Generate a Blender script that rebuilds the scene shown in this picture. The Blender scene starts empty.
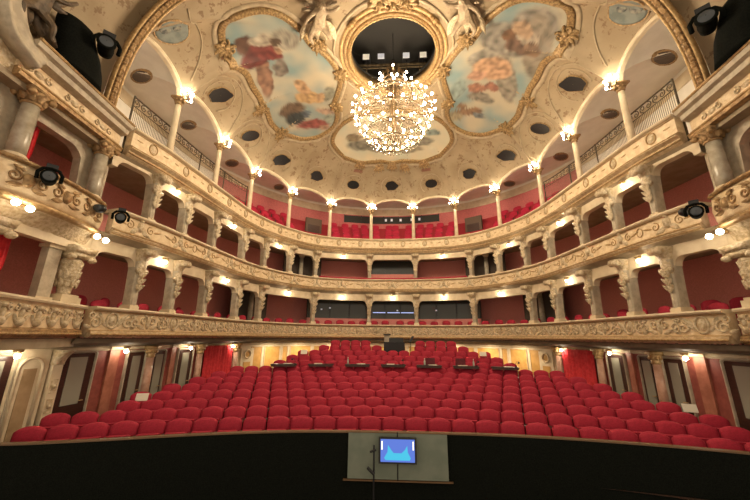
import bpy, bmesh, math, random
from mathutils import Vector, Matrix
from mathutils.bvhtree import BVHTree
random.seed(7)
PI = math.pi
H = 2.75                      # eye height above the front stalls floor; all heights below are given from the eye
scn = bpy.context.scene
COL = scn.collection

# ------------------------------------------------------------------ materials
def new_mat(name):
    m = bpy.data.materials.new(name); m.use_nodes = True
    nt = m.node_tree; b = nt.nodes['Principled BSDF']
    return m, nt, b
def plain(name, col, rough=.6, metal=0., spec=.5):
    m, nt, b = new_mat(name)
    b.inputs['Base Color'].default_value = (*col, 1); b.inputs['Roughness'].default_value = rough
    b.inputs['Metallic'].default_value = metal; b.inputs['Specular IOR Level'].default_value = spec
    return m
def noisy(name, c1, c2, scale=8., rough=.6, metal=0., bump=.0, bscale=None, lo=.4, hi=.6, detail=4., kind='noise', stretch=None):
    m, nt, b = new_mat(name); N = nt.nodes; L = nt.links
    tc = N.new('ShaderNodeTexCoord'); mp = N.new('ShaderNodeMapping')
    if stretch: mp.inputs['Scale'].default_value = stretch
    L.new(tc.outputs['Object'], mp.inputs['Vector'])
    if kind == 'noise':
        t = N.new('ShaderNodeTexNoise'); t.inputs['Scale'].default_value = scale; t.inputs['Detail'].default_value = detail
        out = t.outputs['Fac']
    else:
        t = N.new('ShaderNodeTexVoronoi'); t.inputs['Scale'].default_value = scale; out = t.outputs['Distance']
    L.new(mp.outputs['Vector'], t.inputs['Vector'])
    r = N.new('ShaderNodeValToRGB'); r.color_ramp.elements[0].position = lo; r.color_ramp.elements[1].position = hi
    r.color_ramp.elements[0].color = (*c1, 1); r.color_ramp.elements[1].color = (*c2, 1)
    L.new(out, r.inputs['Fac']); L.new(r.outputs['Color'], b.inputs['Base Color'])
    b.inputs['Roughness'].default_value = rough; b.inputs['Metallic'].default_value = metal
    if bump:
        t2 = N.new('ShaderNodeTexNoise'); t2.inputs['Scale'].default_value = bscale or scale * 2; t2.inputs['Detail'].default_value = 3
        L.new(mp.outputs['Vector'], t2.inputs['Vector'])
        bp = N.new('ShaderNodeBump'); bp.inputs['Strength'].default_value = bump; bp.inputs['Distance'].default_value = .04
        L.new(t2.outputs['Fac'], bp.inputs['Height']); L.new(bp.outputs['Normal'], b.inputs['Normal'])
    return m
def emit(name, col, s, base=(.8, .8, .8)):
    m, nt, b = new_mat(name)
    b.inputs['Base Color'].default_value = (*base, 1)
    b.inputs['Emission Color'].default_value = (*col, 1); b.inputs['Emission Strength'].default_value = s
    return m
WARM = (1., .80, .55)
M = {}
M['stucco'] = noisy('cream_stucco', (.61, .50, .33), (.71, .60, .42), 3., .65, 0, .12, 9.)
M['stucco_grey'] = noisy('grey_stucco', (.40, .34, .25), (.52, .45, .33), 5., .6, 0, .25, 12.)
M['carved'] = noisy('carved_stucco', (.46, .35, .20), (.66, .55, .38), 14., .5, 0, .7, 16., .38, .62)
M['parapet'] = noisy('parapet_stucco', (.68, .52, .31), (.80, .65, .43), 6., .55, 0, .3, 14.)
M['gold'] = noisy('gilding', (.36, .23, .095), (.50, .34, .16), 12., .45, .35, .3, 20.)
M['gold_dark'] = noisy('old_gilding', (.26, .16, .07), (.46, .30, .14), 10., .5, .3, .4, 18.)
M['cornice'] = noisy('gilded_stucco_cornice', (.46, .33, .18), (.60, .46, .28), 9., .5, .1, .3, 18.)
M['ceil'] = None
M['vault'] = noisy('vault_plaster', (.80, .76, .66), (.86, .82, .72), 2., .8)
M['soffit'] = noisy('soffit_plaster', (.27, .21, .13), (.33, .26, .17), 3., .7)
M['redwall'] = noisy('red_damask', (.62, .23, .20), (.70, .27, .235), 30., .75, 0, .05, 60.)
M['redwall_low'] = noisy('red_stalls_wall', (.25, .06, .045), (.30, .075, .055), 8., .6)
M['pinkwall'] = noisy('pink_gallery_wall', (.52, .15, .145), (.60, .18, .17), 12., .8)
M['velvet'] = noisy('red_velvet', (.33, .009, .030), (.41, .013, .040), 40., .8, 0, .06, 90.)
M['velvet_dark'] = noisy('dark_red_velvet', (.30, .012, .022), (.37, .018, .03), 40., .8)
M['gallery_velvet'] = noisy('gallery_velvet', (.46, .012, .048), (.54, .018, .06), 40., .8)
M['curtain'] = noisy('red_curtain', (.60, .03, .04), (.72, .05, .06), 10., .8)
M['marble'] = noisy('grey_green_marble', (.30, .26, .19), (.52, .47, .37), 5., .25, 0, 0, None, .3, .7, 8.)
M['pinkmarble'] = noisy('pink_marble', (.42, .22, .15), (.60, .38, .27), 6., .3, 0, 0, None, .3, .7, 8.)
M['ochre'] = noisy('ochre_panel', (.46, .25, .06), (.54, .31, .09), 4., .6)
M['wood'] = noisy('dark_wood', (.035, .014, .010), (.06, .024, .016), 6., .35, 0, 0, None, .3, .7, 6., 'noise', (1, 1, 8))
M['oldglass'] = plain('frosted_door_glass', (.30, .29, .23), .25)
M['black'] = noisy('black_cloth', (.004, .005, .004), (.008, .009, .007), 30., .85)
M['blackmetal'] = plain('black_metal', (.008, .008, .009), .45)
M['pitwall'] = noisy('black_pit_lining', (.004, .005, .004), (.009, .011, .008), 60., .8)
M['railwood'] = plain('brown_rail_wood', (.14, .075, .03), .5)
M['greypanel'] = noisy('grey_green_panel', (.15, .18, .14), (.185, .21, .165), 3., .6)
M['floor'] = noisy('dark_parquet', (.05, .025, .015), (.08, .04, .025), 10., .9)
M['darkroom'] = plain('dark_room', (.03, .028, .025), .7)
M['paper'] = plain('white_paper', (.78, .74, .62), .7)
M['dull_iron'] = noisy('gilded_iron', (.06, .045, .025), (.12, .09, .05), 8., .5, .4)
for q in ('black', 'pitwall'): M[q].node_tree.nodes['Principled BSDF'].inputs['Specular IOR Level'].default_value = .06
M['bulb'] = emit('lamp_bulb', WARM, 300.)
M['bulb_top'] = emit('upper_lamp_bulb', WARM, 30.)
M['bulb_sconce'] = emit('sconce_bulb', (1., .85, .62), 68.)
M['bronze'] = plain('dark_gilt_bronze', (.085, .052, .022), .35, .3)
M['bulb_small'] = emit('ceiling_lamp_bulb', (1., .85, .62), 60.)
M['bulb_twin'] = emit('twin_lamp_bulb', (1., .85, .62), 14.)
M['figure'] = noisy('stucco_figure', (.27, .20, .125), (.38, .295, .19), 6., .5, 0, .2, 14.)
M['ceil_line'] = noisy('ceiling_stucco_line', (.33, .255, .16), (.40, .315, .20), 5., .65)
M['gold_frame'] = noisy('frame_gilding', (.20, .125, .05), (.38, .25, .11), 14., .45, .3, .4, 24.)
M['tan_inset'] = noisy('tan_inset', (.33, .22, .11), (.42, .29, .16), 4., .6)
M['redstrip'] = noisy('brown_red_strip', (.34, .12, .075), (.44, .17, .11), 5., .5)
M['lens'] = plain('lens_glass', (.05, .06, .07), .08)

# ceiling plaster: cream with painted brown sprigs
def ceil_mat():
    m, nt, b = new_mat('painted_ceiling_plaster'); N = nt.nodes; L = nt.links
    tc = N.new('ShaderNodeTexCoord')
    n1 = N.new('ShaderNodeTexNoise'); n1.inputs['Scale'].default_value = .9; n1.inputs['Detail'].default_value = 5
    r1 = N.new('ShaderNodeValToRGB'); r1.color_ramp.elements[0].position = .35; r1.color_ramp.elements[1].position = .7
    r1.color_ramp.elements[0].color = (.27, .20, .115, 1); r1.color_ramp.elements[1].color = (.355, .275, .17, 1)
    n2 = N.new('ShaderNodeTexNoise'); n2.inputs['Scale'].default_value = 3.0; n2.inputs['Detail'].default_value = 3; n2.inputs['Roughness'].default_value = .75
    r2 = N.new('ShaderNodeValToRGB'); r2.color_ramp.elements[0].position = .565; r2.color_ramp.elements[1].position = .64
    r2.color_ramp.elements[0].color = (0, 0, 0, 1); r2.color_ramp.elements[1].color = (.8, .8, .8, 1)
    mx = N.new('ShaderNodeMix'); mx.data_type = 'RGBA'
    L.new(tc.outputs['Object'], n1.inputs['Vector']); L.new(tc.outputs['Object'], n2.inputs['Vector'])
    L.new(n1.outputs['Fac'], r1.inputs['Fac']); L.new(n2.outputs['Fac'], r2.inputs['Fac'])
    L.new(r2.outputs['Color'], mx.inputs['Factor']); L.new(r1.outputs['Color'], mx.inputs['A'])
    mx.inputs['B'].default_value = (.16, .09, .04, 1)
    L.new(mx.outputs['Result'], b.inputs['Base Color']); b.inputs['Roughness'].default_value = .7
    return m
M['ceil'] = ceil_mat()

# ------------------------------------------------------------------ mesh building
class MB:
    def __init__(s): s.v = []; s.f = []
    def add(s, v, f):
        o = len(s.v); s.v += [tuple(p) for p in v]; s.f += [tuple(i + o for i in q) for q in f]; return s
    def box(s, c, d, rz=0., top=(1., 1.)):
        hx, hy, hz = d[0] / 2, d[1] / 2, d[2] / 2; V = []
        for z, k in ((-hz, (1, 1)), (hz, top)):
            for x, y in ((-hx, -hy), (hx, -hy), (hx, hy), (-hx, hy)):
                X, Y = x * k[0], y * k[1]
                V.append((c[0] + X * math.cos(rz) - Y * math.sin(rz), c[1] + X * math.sin(rz) + Y * math.cos(rz), c[2] + z))
        return s.add(V, [(3, 2, 1, 0), (4, 5, 6, 7), (0, 1, 5, 4), (1, 2, 6, 5), (2, 3, 7, 6), (3, 0, 4, 7)])
    def grid(s, rows, close_u=False, close_v=False, caps=False):
        nu, nv = len(rows), len(rows[0]); V = [p for r in rows for p in r]; F = []
        for i in range(nu if close_u else nu - 1):
            for j in range(nv if close_v else nv - 1):
                a, b = i, (i + 1) % nu; c, d = j, (j + 1) % nv
                F.append((a * nv + c, b * nv + c, b * nv + d, a * nv + d))
        if caps: F.append(tuple(range(nv - 1, -1, -1))); F.append(tuple((nu - 1) * nv + j for j in range(nv)))
        return s.add(V, F)
    def tube(s, path, r, n=6, closed=False, caps=True):
        P = [Vector(p) for p in path]; k = len(P); rows = []; up = None
        for i in range(k):
            a = P[(i - 1) % k] if (closed or i) else P[0]; b = P[(i + 1) % k] if (closed or i < k - 1) else P[-1]
            t = (b - a); t = t.normalized() if t.length > 1e-9 else Vector((0, 0, 1))
            if up is None: up = Vector((0, 0, 1)) if abs(t.z) < .9 else Vector((1, 0, 0))
            e = t.cross(up)
            if e.length < 1e-4: e = t.cross(Vector((1, 0, 0)))
            e.normalize(); g = e.cross(t); up = g
            rr = r[i] if isinstance(r, (list, tuple)) else r
            rows.append([P[i] + (e * math.cos(2 * PI * j / n) + g * math.sin(2 * PI * j / n)) * rr for j in range(n)])
        return s.grid(rows, closed, True, caps and not closed)
    def lathe(s, prof, n=12, c=(0, 0, 0), sq=1.):
        rows = [[(c[0] + r * math.cos(2 * PI * j / n), c[1] + sq * r * math.sin(2 * PI * j / n), c[2] + z) for j in range(n)] for r, z in prof]
        return s.grid(rows, False, True, True)
    def ball(s, c, r, nu=6, nv=8, sc=(1, 1, 1)):
        rows = []
        for i in range(nu + 1):
            t = PI * (i / nu) * .998 + .001 * PI
            rows.append([(c[0] + r * sc[0] * math.sin(t) * math.cos(2 * PI * j / nv), c[1] + r * sc[1] * math.sin(t) * math.sin(2 * PI * j / nv), c[2] - r * sc[2] * math.cos(t)) for j in range(nv)])
        return s.grid(rows, False, True, True)
    def build(s, name, mat, parent=None, smooth=False, loc=None):
        me = bpy.data.meshes.new(name); me.from_pydata(s.v, [], s.f)
        bm = bmesh.new(); bm.from_mesh(me); bmesh.ops.recalc_face_normals(bm, faces=bm.faces); bm.to_mesh(me); bm.free()
        if smooth:
            for p in me.polygons: p.use_smooth = True
        if isinstance(mat, str): mat = M[mat]
        me.materials.append(mat)
        o = bpy.data.objects.new(name, me); COL.objects.link(o)
        if parent: o.parent = parent
        if loc: o.location = loc
        return o
def thing(name, label, cat, loc=(0, 0, 0), rz=0., group=None):
    o = bpy.data.objects.new(name, None); COL.objects.link(o); o.empty_display_size = .1
    o.location = loc; o.rotation_euler = (0, 0, rz); o['label'] = label; o['category'] = cat
    if group: o['group'] = group
    return o
def tag(o, label, cat, group=None):
    o['label'] = label; o['category'] = cat
    if group: o['group'] = group
    return o
def struct(o): o['kind'] = 'structure'; return o
def dup(root, loc, rz, label, group=None):
    r = root.copy(); COL.objects.link(r); r.location = loc; r.rotation_euler = (0, 0, rz); r['label'] = label
    if group: r['group'] = group
    for ch in list(root.children):
        c = ch.copy(); COL.objects.link(c); c.parent = r
        for g in ch.children:
            d = g.copy(); COL.objects.link(d); d.parent = c
    return r
ORD = ['first', 'second', 'third', 'fourth', 'fifth', 'sixth', 'seventh', 'eighth', 'ninth', 'tenth', 'eleventh', 'twelfth', 'thirteenth',
       'fourteenth', 'fifteenth', 'sixteenth', 'seventeenth', 'eighteenth', 'nineteenth', 'twentieth']
def ordinal(i):
    return ORD[i] if i < 20 else 'twenty-' + ORD[i - 20] if i < 29 else 'thirtieth'

# ------------------------------------------------------------------ plan curves (s = 0 at the middle of the back, negative to the left)
class Curve:
    def __init__(s, half):
        P = [Vector((-x, y)) for x, y in half] + [Vector((x, y)) for x, y in reversed(half) if x > 1e-6]
        D = []
        for i in range(len(P) - 1):
            p0 = P[i - 1] if i else P[0] * 2 - P[1]; p3 = P[i + 2] if i + 2 < len(P) else P[-1] * 2 - P[-2]
            p1, p2 = P[i], P[i + 1]
            for k in range(24):
                t = k / 24
                D.append(.5 * (2 * p1 + (p2 - p0) * t + (2 * p0 - 5 * p1 + 4 * p2 - p3) * t * t + (3 * p1 - p0 - 3 * p2 + p3) * t ** 3))
        D.append(P[-1]); s.p = D; a = [0.]
        for i in range(1, len(D)): a.append(a[-1] + (D[i] - D[i - 1]).length)
        s.h = a[-1] / 2; s.a = [x - s.h for x in a]
    def at(s, t, d=0., z=0., n=False):
        A = s.a; t = max(-s.h, min(s.h, t)); lo, hi = 0, len(A) - 1
        while hi - lo > 1:
            m = (lo + hi) // 2
            if A[m] <= t: lo = m
            else: hi = m
        k = (t - A[lo]) / max(1e-9, A[hi] - A[lo]); p = s.p[lo].lerp(s.p[hi], k)
        i0, i1 = max(0, lo - 6), min(len(A) - 1, hi + 6); tg = (s.p[i1] - s.p[i0]).normalized(); nr = Vector((-tg.y, tg.x))   # outward
        q = p + nr * d
        if n: return Vector((q.x, q.y, z)), nr, tg
        return Vector((q.x, q.y, z))
    def find(s, x, y):
        b = min(range(len(s.p)), key=lambda i: (s.p[i].x - x) ** 2 + (s.p[i].y - y) ** 2); return s.a[b]
    def cross(s, x, y, rad=None):   # param where a ray from the eye through (x, y) meets the curve
        b = min(range(len(s.p)), key=lambda i: abs(math.atan2(s.p[i].x, s.p[i].y) - math.atan2(x, y))); return s.a[b]
    def sweep(s, mb, s0, s1, prof, step=.35, closed=False, caps=False):
        n = max(2, int(abs(s1 - s0) / step) + 1)
        rows = [[s.at(s0 + (s1 - s0) * i / n, d, z) for d, z in prof] for i in range(n + 1)]
        return mb.grid(rows, False, closed, caps)
CL = Curve([(8.0, 7.75), (7.86, 8.4), (7.71, 9.15), (7.58, 10.65), (7.44, 12.37), (7.22, 14.5), (6.74, 16.1), (5.85, 17.6), (4.64, 18.8), (3.0, 19.4), (1.43, 19.65), (0, 19.7)])
GA = Curve([(7.70, 7.05), (7.72, 8.2), (7.73, 9.5), (7.76, 12.45), (7.47, 15.25), (6.18, 17.75), (4.08, 19.66), (1.42, 20.47), (0, 20.55)])
SW = Curve([(9.1, 4.0), (8.85, 6.2), (8.62, 7.6), (8.41, 9.15), (8.3, 10.65), (8.15, 12.37), (7.95, 14.5), (7.5, 16.1), (6.45, 17.95), (5.1, 19.3), (3.3, 20.0), (1.5, 20.2), (0, 20.25)])
PIER = [(7.71, 9.15), (7.58, 10.65), (7.44, 12.37), (7.22, 14.55), (6.74, 16.1), (5.85, 17.6), (4.64, 18.8), (1.43, 19.65)]
PS = [CL.find(*p) for p in PIER]
Z1, Z2, Z3 = .69, 3.40, 6.0     # rail tops
SIDE = {-1: 'left', 1: 'right'}

# ------------------------------------------------------------------ tiers
def spiral(fn, s0, z0, r, turns, flip, up, rad, out, mb, n=16):
    path = []; rr = []
    for i in range(n + 1):
        k = i / n; a = PI / 2 + turns * 2 * PI * k; q = r * (1 - k * .85)
        path.append(fn(s0 + flip * q * math.cos(a), z0 + up * q * math.sin(a), out)); rr.append(rad * (1 - .4 * k))
    mb.tube(path, rr, 5)
def oval_ring(fn, s0, z0, a, b, rad, out, mb, n=16):
    mb.tube([fn(s0 + a * math.cos(2 * PI * i / n), z0 + b * math.sin(2 * PI * i / n), out) for i in range(n)], rad, 5, True)
def blob(fn, s0, z0, a, b, h, mb, n=10, out=0.):
    rows = []
    for k, (q, o) in enumerate(((1, 0), (.8, .6), (.45, .93), (.05, 1))):
        rows.append([fn(s0 + a * q * math.cos(2 * PI * i / n), z0 + b * q * math.sin(2 * PI * i / n), out + h * o) for i in range(n)])
    mb.grid(rows, False, True)
def leafy(fn, s0, z0, ds, dz, w, h, mb):      # one acanthus leaf from (s0, z0) along (ds, dz)
    L = math.hypot(ds, dz); ux, uz = ds / L, dz / L; rows = []
    for i in range(6):
        k = i / 5; ww = w * math.sin(PI * (.12 + .86 * k)); cx, cz = s0 + ds * k, z0 + dz * k; lift = h * (.4 + .8 * k)
        rows.append([fn(cx - uz * ww, cz + ux * ww, 0), fn(cx - uz * ww * .4, cz + ux * ww * .4, lift), fn(cx, cz, lift * .6), fn(cx + uz * ww * .4, cz - ux * ww * .4, lift), fn(cx + uz * ww, cz - ux * ww, 0)])
    mb.grid(rows)

def tier(zr, name, label, face_d, prof_face, prof_rail, prof_cornice, s_end, motif, span, zc, rail_mat='stucco', face_mat='parapet', extra_gold=()):
    t = thing(name, label, 'balcony', (0, 0, 0))
    f = MB(); CL.sweep(f, -s_end, s_end, prof_face, .3, True, True); f.build('parapet_panel', face_mat, t)
    r = MB(); CL.sweep(r, -s_end, s_end, prof_rail, .3, True, True); r.build('hand_rail', rail_mat, t)
    c = MB(); CL.sweep(c, -s_end, s_end, prof_cornice, .3, True, True); c.build('cornice', 'cornice', t)
    for (d, z, rad, bead) in extra_gold:
        g = MB()
        if bead:
            n = int(2 * s_end / bead) * 4; rr = []
            for i in range(n + 1):
                r_ = rad * (.6 + .4 * abs(math.sin(PI * i / 4))); p, nr, tg = CL.at(-s_end + 2 * s_end * i / n, d, z, True)
                rr.append([p + Vector((nr.x * r_ * math.cos(q * PI / 3), nr.y * r_ * math.cos(q * PI / 3), r_ * math.sin(q * PI / 3))) for q in range(6)])
            g.grid(rr, False, True, True); g.build('rope_moulding', 'gold', t, True)
        else:
            g.tube([CL.at(-s_end + 2 * s_end * i / 110, d, z) for i in range(111)], rad, 6); g.build('gilt_moulding', 'gold', t, True)
    fn = lambda s, z, o: CL.at(s, face_d - o, z)
    n = int(2 * s_end / span)
    for i in range(n):
        a, b = MB(), (MB(), MB(), MB()); motif(fn, -s_end + (i + .5) * 2 * s_end / n, zc, i, a, b)
        if a.v: a.build('scroll_relief', 'carved', t, True)
        for q in b:
            if q.v: q.build('gilt_relief', 'gold', t, True)
    return t
def motif1(fn, s, z, i, a, b):
    if i % 2 == 0:
        oval_ring(fn, s, z, .15, .2, .03, .02, a); blob(fn, s, z, .11, .15, .06, a)
        for f in (-1, 1):
            leafy(fn, s + f * .15, z - .15, f * .22, .33, .07, .06, a); spiral(fn, s + f * .42, z - .06, .15, 1.4, f, 1, .03, .02, a)
            spiral(fn, s + f * .52, z + .12, .09, 1.2, -f, -1, .024, .02, a); leafy(fn, s + f * .5, z - .2, f * .2, .08, .05, .05, a)
    else:
        for f in (-1, 1):
            spiral(fn, s + f * .16, z + .05, .15, 1.5, f, 1, .03, .02, a); leafy(fn, s + f * .1, z - .2, f * .28, .1, .06, .05, a)
            spiral(fn, s + f * .45, z - .04, .14, 1.4, -f, -1, .028, .02, a); leafy(fn, s + f * .35, z + .2, f * .2, -.1, .05, .05, a)
        blob(fn, s, z - .02, .07, .2, .07, a)
def motif2(fn, s, z, i, a, b):
    blob(fn, s, z + .02, .10, .17, .09, a); blob(fn, s, z + .2, .06, .06, .08, a)
    for f in (-1, 1):
        leafy(fn, s + f * .06, z - .05, f * .22, -.2, .08, .07, a); spiral(fn, s + f * .32, z, .13, 1.3, f, 1, .018, .01, b[(f + 1) // 2])
        leafy(fn, s + f * .42, z - .03, f * .3, .08, .035, .02, b[(f + 1) // 2])
    if i % 2: oval_ring(fn, s + .75, z, .1, .13, .014, .012, b[2])
def motif3(fn, s, z, i, a, b):
    oval_ring(fn, s, z, .13, .17, .02, .012, b[2]); blob(fn, s, z, .11, .15, .03, a)
    for f in (-1, 1): leafy(fn, s + f * .35, z + .02, f * .2, 0, .03, .02, b[(f + 1) // 2])

SE = CL.h - .25
t1 = tier(Z1, 'balcony', 'lowest carved balcony front, just above the stalls doors', -.27,
     [(-.27, .62), (-.27, .10), (-.15, -.06), (.0, -.06), (0., .62)],
     [(-.38, .63), (-.40, .66), (-.38, .70), (.32, .70), (.32, .62), (-.28, .60)],
     [(-.27, .12), (-.36, .08), (-.38, -.02), (-.30, -.08), (-.1, -.08)], SE, motif1, 1.05, .36, extra_gold=[(-.39, .0, .035, .09), (-.3, .585, .016, 0), (-.33, .10, .015, 0)])
t2 = tier(Z2, 'balcony', 'middle balcony front with gilded cartouches, between two rows of boxes', -.24,
     [(-.24, 3.34), (-.24, 2.84), (-.1, 2.7), (0., 2.7), (0., 3.34)],
     [(-.34, 3.34), (-.36, 3.37), (-.34, 3.41), (.32, 3.41), (.32, 3.33), (-.25, 3.31)],
     [(-.24, 2.86), (-.32, 2.82), (-.33, 2.74), (-.24, 2.66), (-.05, 2.64)], SE, motif2, 1.5, 3.09, extra_gold=[(-.33, 2.79, .025, 0), (-.26, 3.3, .014, 0), (-.28, 2.7, .02, 0)])
t3 = tier(Z3, 'balcony', 'topmost balcony front with round medallions, below the arched gallery', -.22,
     [(-.22, 5.95), (-.22, 5.42), (-.05, 5.2), (0.1, 5.2), (0.1, 5.95)],
     [(-.30, 5.94), (-.32, 5.97), (-.30, 6.01), (.05, 6.01), (.05, 5.93), (-.22, 5.91)],
     [(-.22, 5.44), (-.30, 5.40), (-.31, 5.33), (-.20, 5.26), (-.16, 5.15), (-.05, 5.08), (0, 5.08), (0, 5.44)], SE, motif3, 1.35, 5.68, extra_gold=[(-.30, 5.37, .022, 0), (-.2, 5.2, .022, 0), (-.235, 5.88, .012, 0)])

# slabs, ceilings and back walls behind the fronts
EE = CL.h
def struct_sweep(name, prof, mat, step=.4, s0=None, s1=None, closed=True, cv=CL):
    m = MB(); cv.sweep(m, -EE if s0 is None else s0, EE if s1 is None else s1, prof, step, closed, closed); return struct(m.build(name, mat))
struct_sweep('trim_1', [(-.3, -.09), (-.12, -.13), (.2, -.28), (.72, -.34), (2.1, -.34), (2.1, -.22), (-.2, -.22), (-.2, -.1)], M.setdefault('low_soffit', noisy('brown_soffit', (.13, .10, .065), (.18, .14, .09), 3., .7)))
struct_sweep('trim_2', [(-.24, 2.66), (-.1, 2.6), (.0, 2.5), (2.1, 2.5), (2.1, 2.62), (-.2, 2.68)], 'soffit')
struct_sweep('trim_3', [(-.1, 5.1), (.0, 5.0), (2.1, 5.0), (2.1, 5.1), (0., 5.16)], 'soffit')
struct_sweep('wall_lower_boxes', [(2.0, -.22), (2.0, 2.5), (2.1, 2.5), (2.1, -.22)], 'redwall')
struct_sweep('wall_upper_boxes', [(2.0, 2.6), (2.0, 5.0), (2.1, 5.0), (2.1, 2.6)], 'redwall')

# spandrel walls with round-cornered openings, one continuous arcade per tier
def arcade(name, stops, z_o, z_e, z_top, thick=.22, r=.24, hw=.17):
    m = MB()
    for a, b in zip(stops[:-1], stops[1:]):
        z_open = z_e if a == stops[0] or b == stops[-1] else z_o
        n = max(10, int((b - a) / .12)); A, B = a + hw, b - hw; rows = []
        xs = [a, A] + [A + (B - A) * i / n for i in range(1, n)] + [B, b]
        # fine samples in the corners
        xs = sorted(set(xs + [A + r * (1 - math.cos(PI / 2 * k / 6)) for k in range(7)] + [B - r * (1 - math.cos(PI / 2 * k / 6)) for k in range(7)]))
        prev = None
        for x in xs:
            if x <= A or x >= B: zo = z_open - r
            else:
                e = min(x - A, B - x)
                zo = z_open if e >= r else z_open - r + math.sqrt(max(0, r * r - (r - e) ** 2))
            if x in (A,) or x in (B,): zo = z_open - r
            rows.append([CL.at(x, -.02, z_top), CL.at(x, -.02, zo), CL.at(x, thick, zo), CL.at(x, thick, z_top)])
        m.grid(rows)
    return struct(m.build(name, 'stucco'))
def signed(ids): return sorted([-abs(PS[i]) for i in ids] + [abs(PS[i]) for i in ids])
S1 = [-EE] + signed([0, 1, 2, 3, 4, 6, 7]) + [EE]
S2 = [-EE] + signed(range(8)) + [EE]
arcade('trim_4', S1, 2.14, 2.2, 2.56)
arcade('trim_5', S2, 4.72, 4.93, 5.06)

# box piers
def pier(z0, zo, ztop, label, s, tierk, w=.15):
    p, nr, tg = CL.at(s, 0, 0, True)
    rz = math.atan2(-nr.x, nr.y)           # local +y outward from the hall
    t = thing('pilaster', label, 'pilaster', (p.x, p.y, z0), rz)
    h = ztop - z0; ho = zo - z0
    b = MB(); b.box((0, .06, .05), (w * 2.0, .38, .10)); b.box((0, .06, .12), (w * 1.8, .34, .04)); b.build('base', 'stucco', t)
    sh = MB(); rows = []
    for i in range(13):
        k = i / 12; z = .13 + (ho - .13) * k; ww = w * (.66 + .42 * k ** 1.6); fd = -.10 - .06 * k ** 2 + .03 * math.sin(PI * k)
        rows.append([(-ww, .22, z), (-ww, fd + .05, z), (-ww * .75, fd, z), (0, fd - .025, z), (ww * .75, fd, z), (ww, fd + .05, z), (ww, .22, z)])
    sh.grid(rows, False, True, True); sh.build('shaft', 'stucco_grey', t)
    co = MB(); rows = []
    for i in range(15):                    # console: S-curved bracket swelling towards the hall
        k = i / 14; z = ho * .72 + (h - ho * .72) * k; ww = w * (.85 + .75 * k ** 2); fd = -.12 - .26 * (k ** 2.2) - .05 * math.sin(2.2 * PI * k)
        rows.append([(-ww, .1, z), (-ww, fd + .05, z), (-ww * .6, fd, z), (0, fd - .04, z), (ww * .6, fd, z), (ww, fd + .05, z), (ww, .1, z)])
    co.grid(rows, False, True, True)
    for q, (zz, rr) in enumerate(((ho * .80, .07), (h - .1, .1))):
        co.tube([(-w * 1.15, -.13 - .2 * q, zz), (w * 1.15, -.13 - .2 * q, zz)], rr, 10)
    co.build('console', 'carved', t, True)
    lf = MB()
    fl = lambda x, z, o: Vector((x, -.14 - .05 * ((z / ho) ** 2) - o, z))
    for k in range(3):
        z = ho * (.40 + .13 * k)
        for f in (-1, 1): leafy(fl, f * .02, z, f * .10, .17, .05, .06, lf)
        leafy(fl, 0, z - .04, 0, .2, .05, .07, lf)
    lf.build('acanthus_relief', 'carved' if tierk == 1 else 'stucco', t, True)
    return t
NAMEP = ['first', 'second', 'third', 'fourth', 'fifth', 'sixth', 'seventh', 'eighth']
for tk, ids, z0, zo, zt in ((1, [0, 1, 2, 3, 4, 6, 7], Z1 + .015, 2.14, 2.5), (2, list(range(8)), Z2 + .015, 4.72, 5.0)):
    for sg in (-1, 1):
        for q, i in enumerate(ids):
            pier(z0, zo, zt, 'cream carved box pilaster, %s from the %s end of the %s box tier' % (NAMEP[q], SIDE[sg], 'lower' if tk == 1 else 'upper'), sg * abs(PS[i]), tk)

# ------------------------------------------------------------------ top gallery
AP = [(7.73, 9.5), (7.76, 12.45), (7.47, 15.25), (6.18, 17.75), (4.08, 19.66), (1.42, 20.47)]
AS = [abs(GA.find(*p)) for p in AP]
GSTOP = [-GA.h] + sorted([-a for a in AS] + AS) + [GA.h]
ZSP, ZCR, ZTOP = 8.33, 9.2, 11.25
BAND = [(7.75, 5.9), (7.73, 6.5), (7.67, 7.2), (7.5, 8.1), (7.14, 9.0), (6.65, 9.7), (5.8, 10.4), (4.5, 10.95), (2.5, 11.3), (0, 11.4)]
def arch_z(k):      # 0..1 across a bay
    x = abs(2 * k - 1); return ZSP + (ZCR - ZSP) * math.sqrt(max(0, 1 - x ** 2.15))
edge = []           # boundary of the main ceiling, right half from the back centre, then up the proscenium band
NB = 16
bays = list(zip(GSTOP[:-1], GSTOP[1:]))
for bi, (a, b) in enumerate(bays):
    for j in range(NB):
        k = j / NB; edge.append(GA.at(a + (b - a) * (.5 - .5 * math.cos(PI * k) if 0 else k), 0, arch_z(k)))
edge.append(GA.at(GA.h, 0, ZSP))
def smooth_poly(P, n):
    D = []
    for i in range(len(P) - 1):
        p0 = Vector(P[i - 1]) if i else Vector(P[0]) * 2 - Vector(P[1]); p3 = Vector(P[i + 2]) if i + 2 < len(P) else Vector(P[-1]) * 2 - Vector(P[-2])
        p1, p2 = Vector(P[i]), Vector(P[i + 1])
        for k in range(n):
            t = k / n; D.append(.5 * (2 * p1 + (p2 - p0) * t + (2 * p0 - 5 * p1 + 4 * p2 - p3) * t * t + (3 * p1 - p0 - 3 * p2 + p3) * t ** 3))
    D.append(Vector(P[-1])); return D
bs = smooth_poly(BAND + [(-2.5, 11.3)], 6)[:-6]
BANDC = [(p.x, p.y) for p in bs] + [(-p.x, p.y) for p in reversed(bs[:-1])]     # right foot -> apex -> left foot
up = [q for q in BANDC if q[1] > ZSP + .15]
edge += [Vector((x, 7.05, z)) for x, z in up]
cen = Vector((0, 12.2)); rows = []; NU = 30
for e in edge:
    r = []
    for i in range(NU + 1):
        u = i / NU * .97; q = 1 - (1 - min(u / .5, 1)) ** 2.1
        r.append((e.x + (cen.x - e.x) * u, e.y + (cen.y - e.y) * u, e.z + (ZTOP - e.z) * q))
    rows.append(r)
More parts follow.
